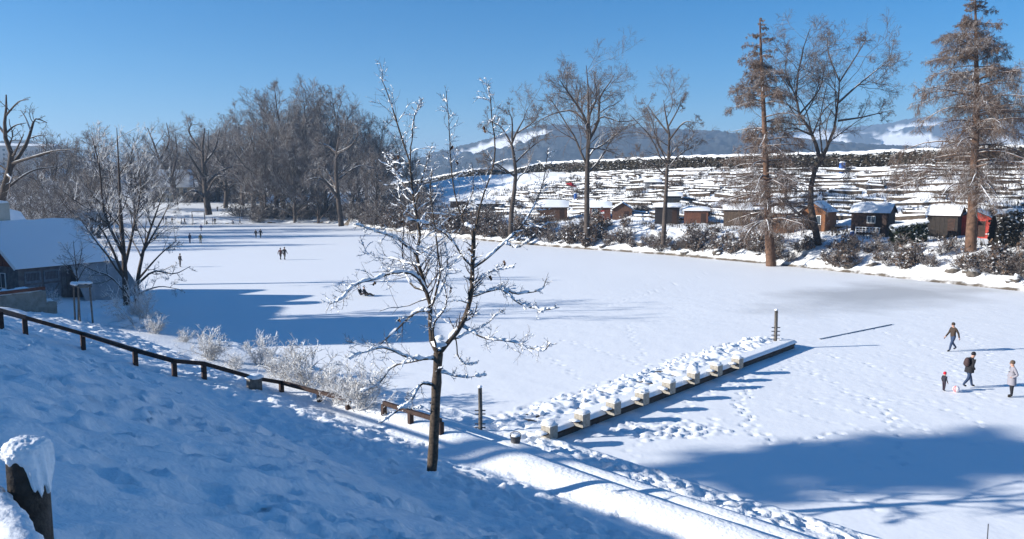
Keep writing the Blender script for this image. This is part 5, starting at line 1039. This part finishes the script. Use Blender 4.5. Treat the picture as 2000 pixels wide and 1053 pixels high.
person('person', 'person in reddish brown jacket walking close beside a companion in black', on_ice(548, 508), 1.66, 1.4, 'walk', (.10, .045, .04), BK_)
person('person', 'person in black with grey trousers walking close beside a companion in reddish brown', on_ice(556, 508), 1.76, 1.4, 'walk', BK_, (.08, .07, .06))
person('person', 'hooded person in black, shorter of the strolling pair on the far ice', on_ice(500, 466), 1.72, 1.5, 'walk', BK_, (.03, .03, .035), hood=True); person('person', 'hooded person in black, taller of the strolling pair on the far ice', on_ice(509, 466), 1.84, 1.5, 'walk', BK_, (.025, .025, .03), hood=True)
person('person', 'person in navy jacket standing at the edge of the tree shadow', on_ice(371, 475), 1.75, 1.2, 'stand', (.02, .03, .07), NV); person('person', 'person in olive yellow clothes standing at the edge of the tree shadow', on_ice(392, 476), 1.75, 2.2, 'stand', (.16, .13, .05), (.13, .11, .05))
person('person', 'person in bright blue walking away near the goal frame', on_ice(393, 452), 1.6, 1.5, 'walk', (.04, .08, .25), NV); person('person', 'person in black seen through the twigs of the frosted shore tree', on_ice(352, 522), 1.7, 1.0, 'stand', BK_, (.10, .09, .09))
for i, (px, py, ps) in enumerate([(320, 443, 'stand'), (325, 444, 'walk'), (337, 443, 'stand'), (355, 443, 'stand'), (361, 443, 'walk'), (416, 439, 'stand'), (420, 439, 'stand'), (469, 438, 'walk'), (402, 440, 'crouch'), (456, 438, 'crouch'), (425, 417, 'stand')]):
    d_ = 205.; p = at(px, py, d_) if i < 10 else at(px, py, 232); p[2] = max(0, H1(p[0], p[1])); person('person', ['dark clad person standing in the small crowd at the far bank', 'dark clad person standing in the small crowd at the far bank', 'dark clad person crouching in the snow at the far bank'][0 if ps != 'crouch' else 2], p, 1.75, rng.uniform(0, 6.28), ps, [BK_, NV, BR, (.05, .05, .05)][i % 4], BK_, group='people gathered at the far bank' if ps != 'crouch' else 'people crouching at the far bank')
person('person', 'dark clad person sitting on the ice, leaning back', on_ice(704, 578), 1.75, -.3, 'sit', BK_, BK_); person('person', 'dark clad person sitting with legs stretched out, just in front of the other sitter', on_ice(713, 579), 1.7, -.2, 'sit', (.02, .02, .025), (.03, .03, .03))
# goal frame on the far bank
p = at(388, 445, 203); z = max(0, H1(p[0], p[1])); r = empty('goal_frame', (p[0], p[1], z)); tag(r, 'pale upright goal frame among the crowd at the far bank', 'goal'); w_ = 24/F*203/2; h_ = 26/F*203
for x in (-w_, w_): MB().tube([(x, 0, -.2), (x, 0, h_)], .08, 6).build('post', M['grey_wood'], r); MB().tube([(x, 0, h_), (x, 1.2, -.1)], .05, 6).build('brace', M['grey_wood'], r)
MB().tube([(-w_, 0, h_), (w_, 0, h_)], .08, 6).build('crossbar', M['grey_wood'], r)

# ================================================================ wood on the slope above the path (left of the view): it shades the slope
SL = 'bare tree of the wood on the slope above the path'
for x, y, h_, k in [(-45, -2, 14, 1), (-38, -10, 15, 2), (-52, 2, 12, 0), (-34, -14, 14, 4)]:
    hh, tm, cm = kinds[k]; z = H1(x, y)-.3; r = empty('slope_tree', (x, y, z), rng.uniform(0, 6)); s_ = h_/hh; r.scale = (s_*1.25, s_*1.25, s_); tag(r, SL, 'tree', 'trees on the slope above the path'); link('trunk', tm, r); link('crown', cm, r)
for i, (x, y, h_) in enumerate([(-31, 6, 4), (-30, 2, 5), (-28, -2, 6), (-27, -7, 6), (-25, -12, 6), (-36, 4, 5), (-34, 0, 6)]):
    put_shrub(BK[i % 4], (x, y, H1(x, y)-.1), h_/1.7, 'leafy brown thicket shrub on the slope above the path', 'thicket above the path', 'thicket_bush')

def pine(x, y, zc, rx, rz, n, seed, label):
    g = np.random.default_rng(seed); z0 = H1(x, y)-.2; r = empty('pine_tree', (x, y, z0)); tag(r, label, 'tree', 'pines above the path'); hc = zc-z0
    tr = rough_path(8, [(0, 0, -.3), (.2, 0, hc*.5), (0, .1, hc), (0, 0, hc+rz*.9)], [.34, .28, .2, .05], .04, g); P, Rd = tr[0][None], tr[1][None]
    b1 = grow(P, Rd, 26, rx/hc*1.1, (55, 95), 6, .06, .14, .45, .62, 1., .3, .03, g)
    link('trunk', cat_tubes('trunk', [(P, Rd, 9), (*b1, 5)], [M['bark']]), r)
    bb = b1[0][:, 2:].reshape(-1, 3); cl = bb[g.integers(0, len(bb), 42)]; c = cl[g.integers(0, 42, n)]+g.normal(0, .40, (n, 3))*np.array([1, 1, .45]); s_ = g.uniform(.1, .24, (n, 1)); a = unit(g.normal(size=(n, 3)))*s_; b = unit(np.cross(a, g.normal(size=(n, 3))))*s_*.5
    V = np.stack([c-a-b, c+a-b, c+a+b, c-a+b], 1).reshape(-1, 3); o = link('crown', mesh_np('crown', V, np.arange(n*4).reshape(-1, 4), None, [M['evergreen']]), r); o['kind'] = 'stuff'
PL = 'pine with a clear trunk and dense crown standing above the path'
for i, (x, y, zc, rx) in enumerate([(-46, 18.8, 19.5, 1.9), (-50, 17.4, 21.4, 1.8), (-57, 17.6, 24.0, 1.9), (-62, 16.0, 26.8, 2.0), (-66, 16.6, 28.4, 2.1)]): pine(x, y, zc, rx, 2.4, 1900, 300+i, PL)
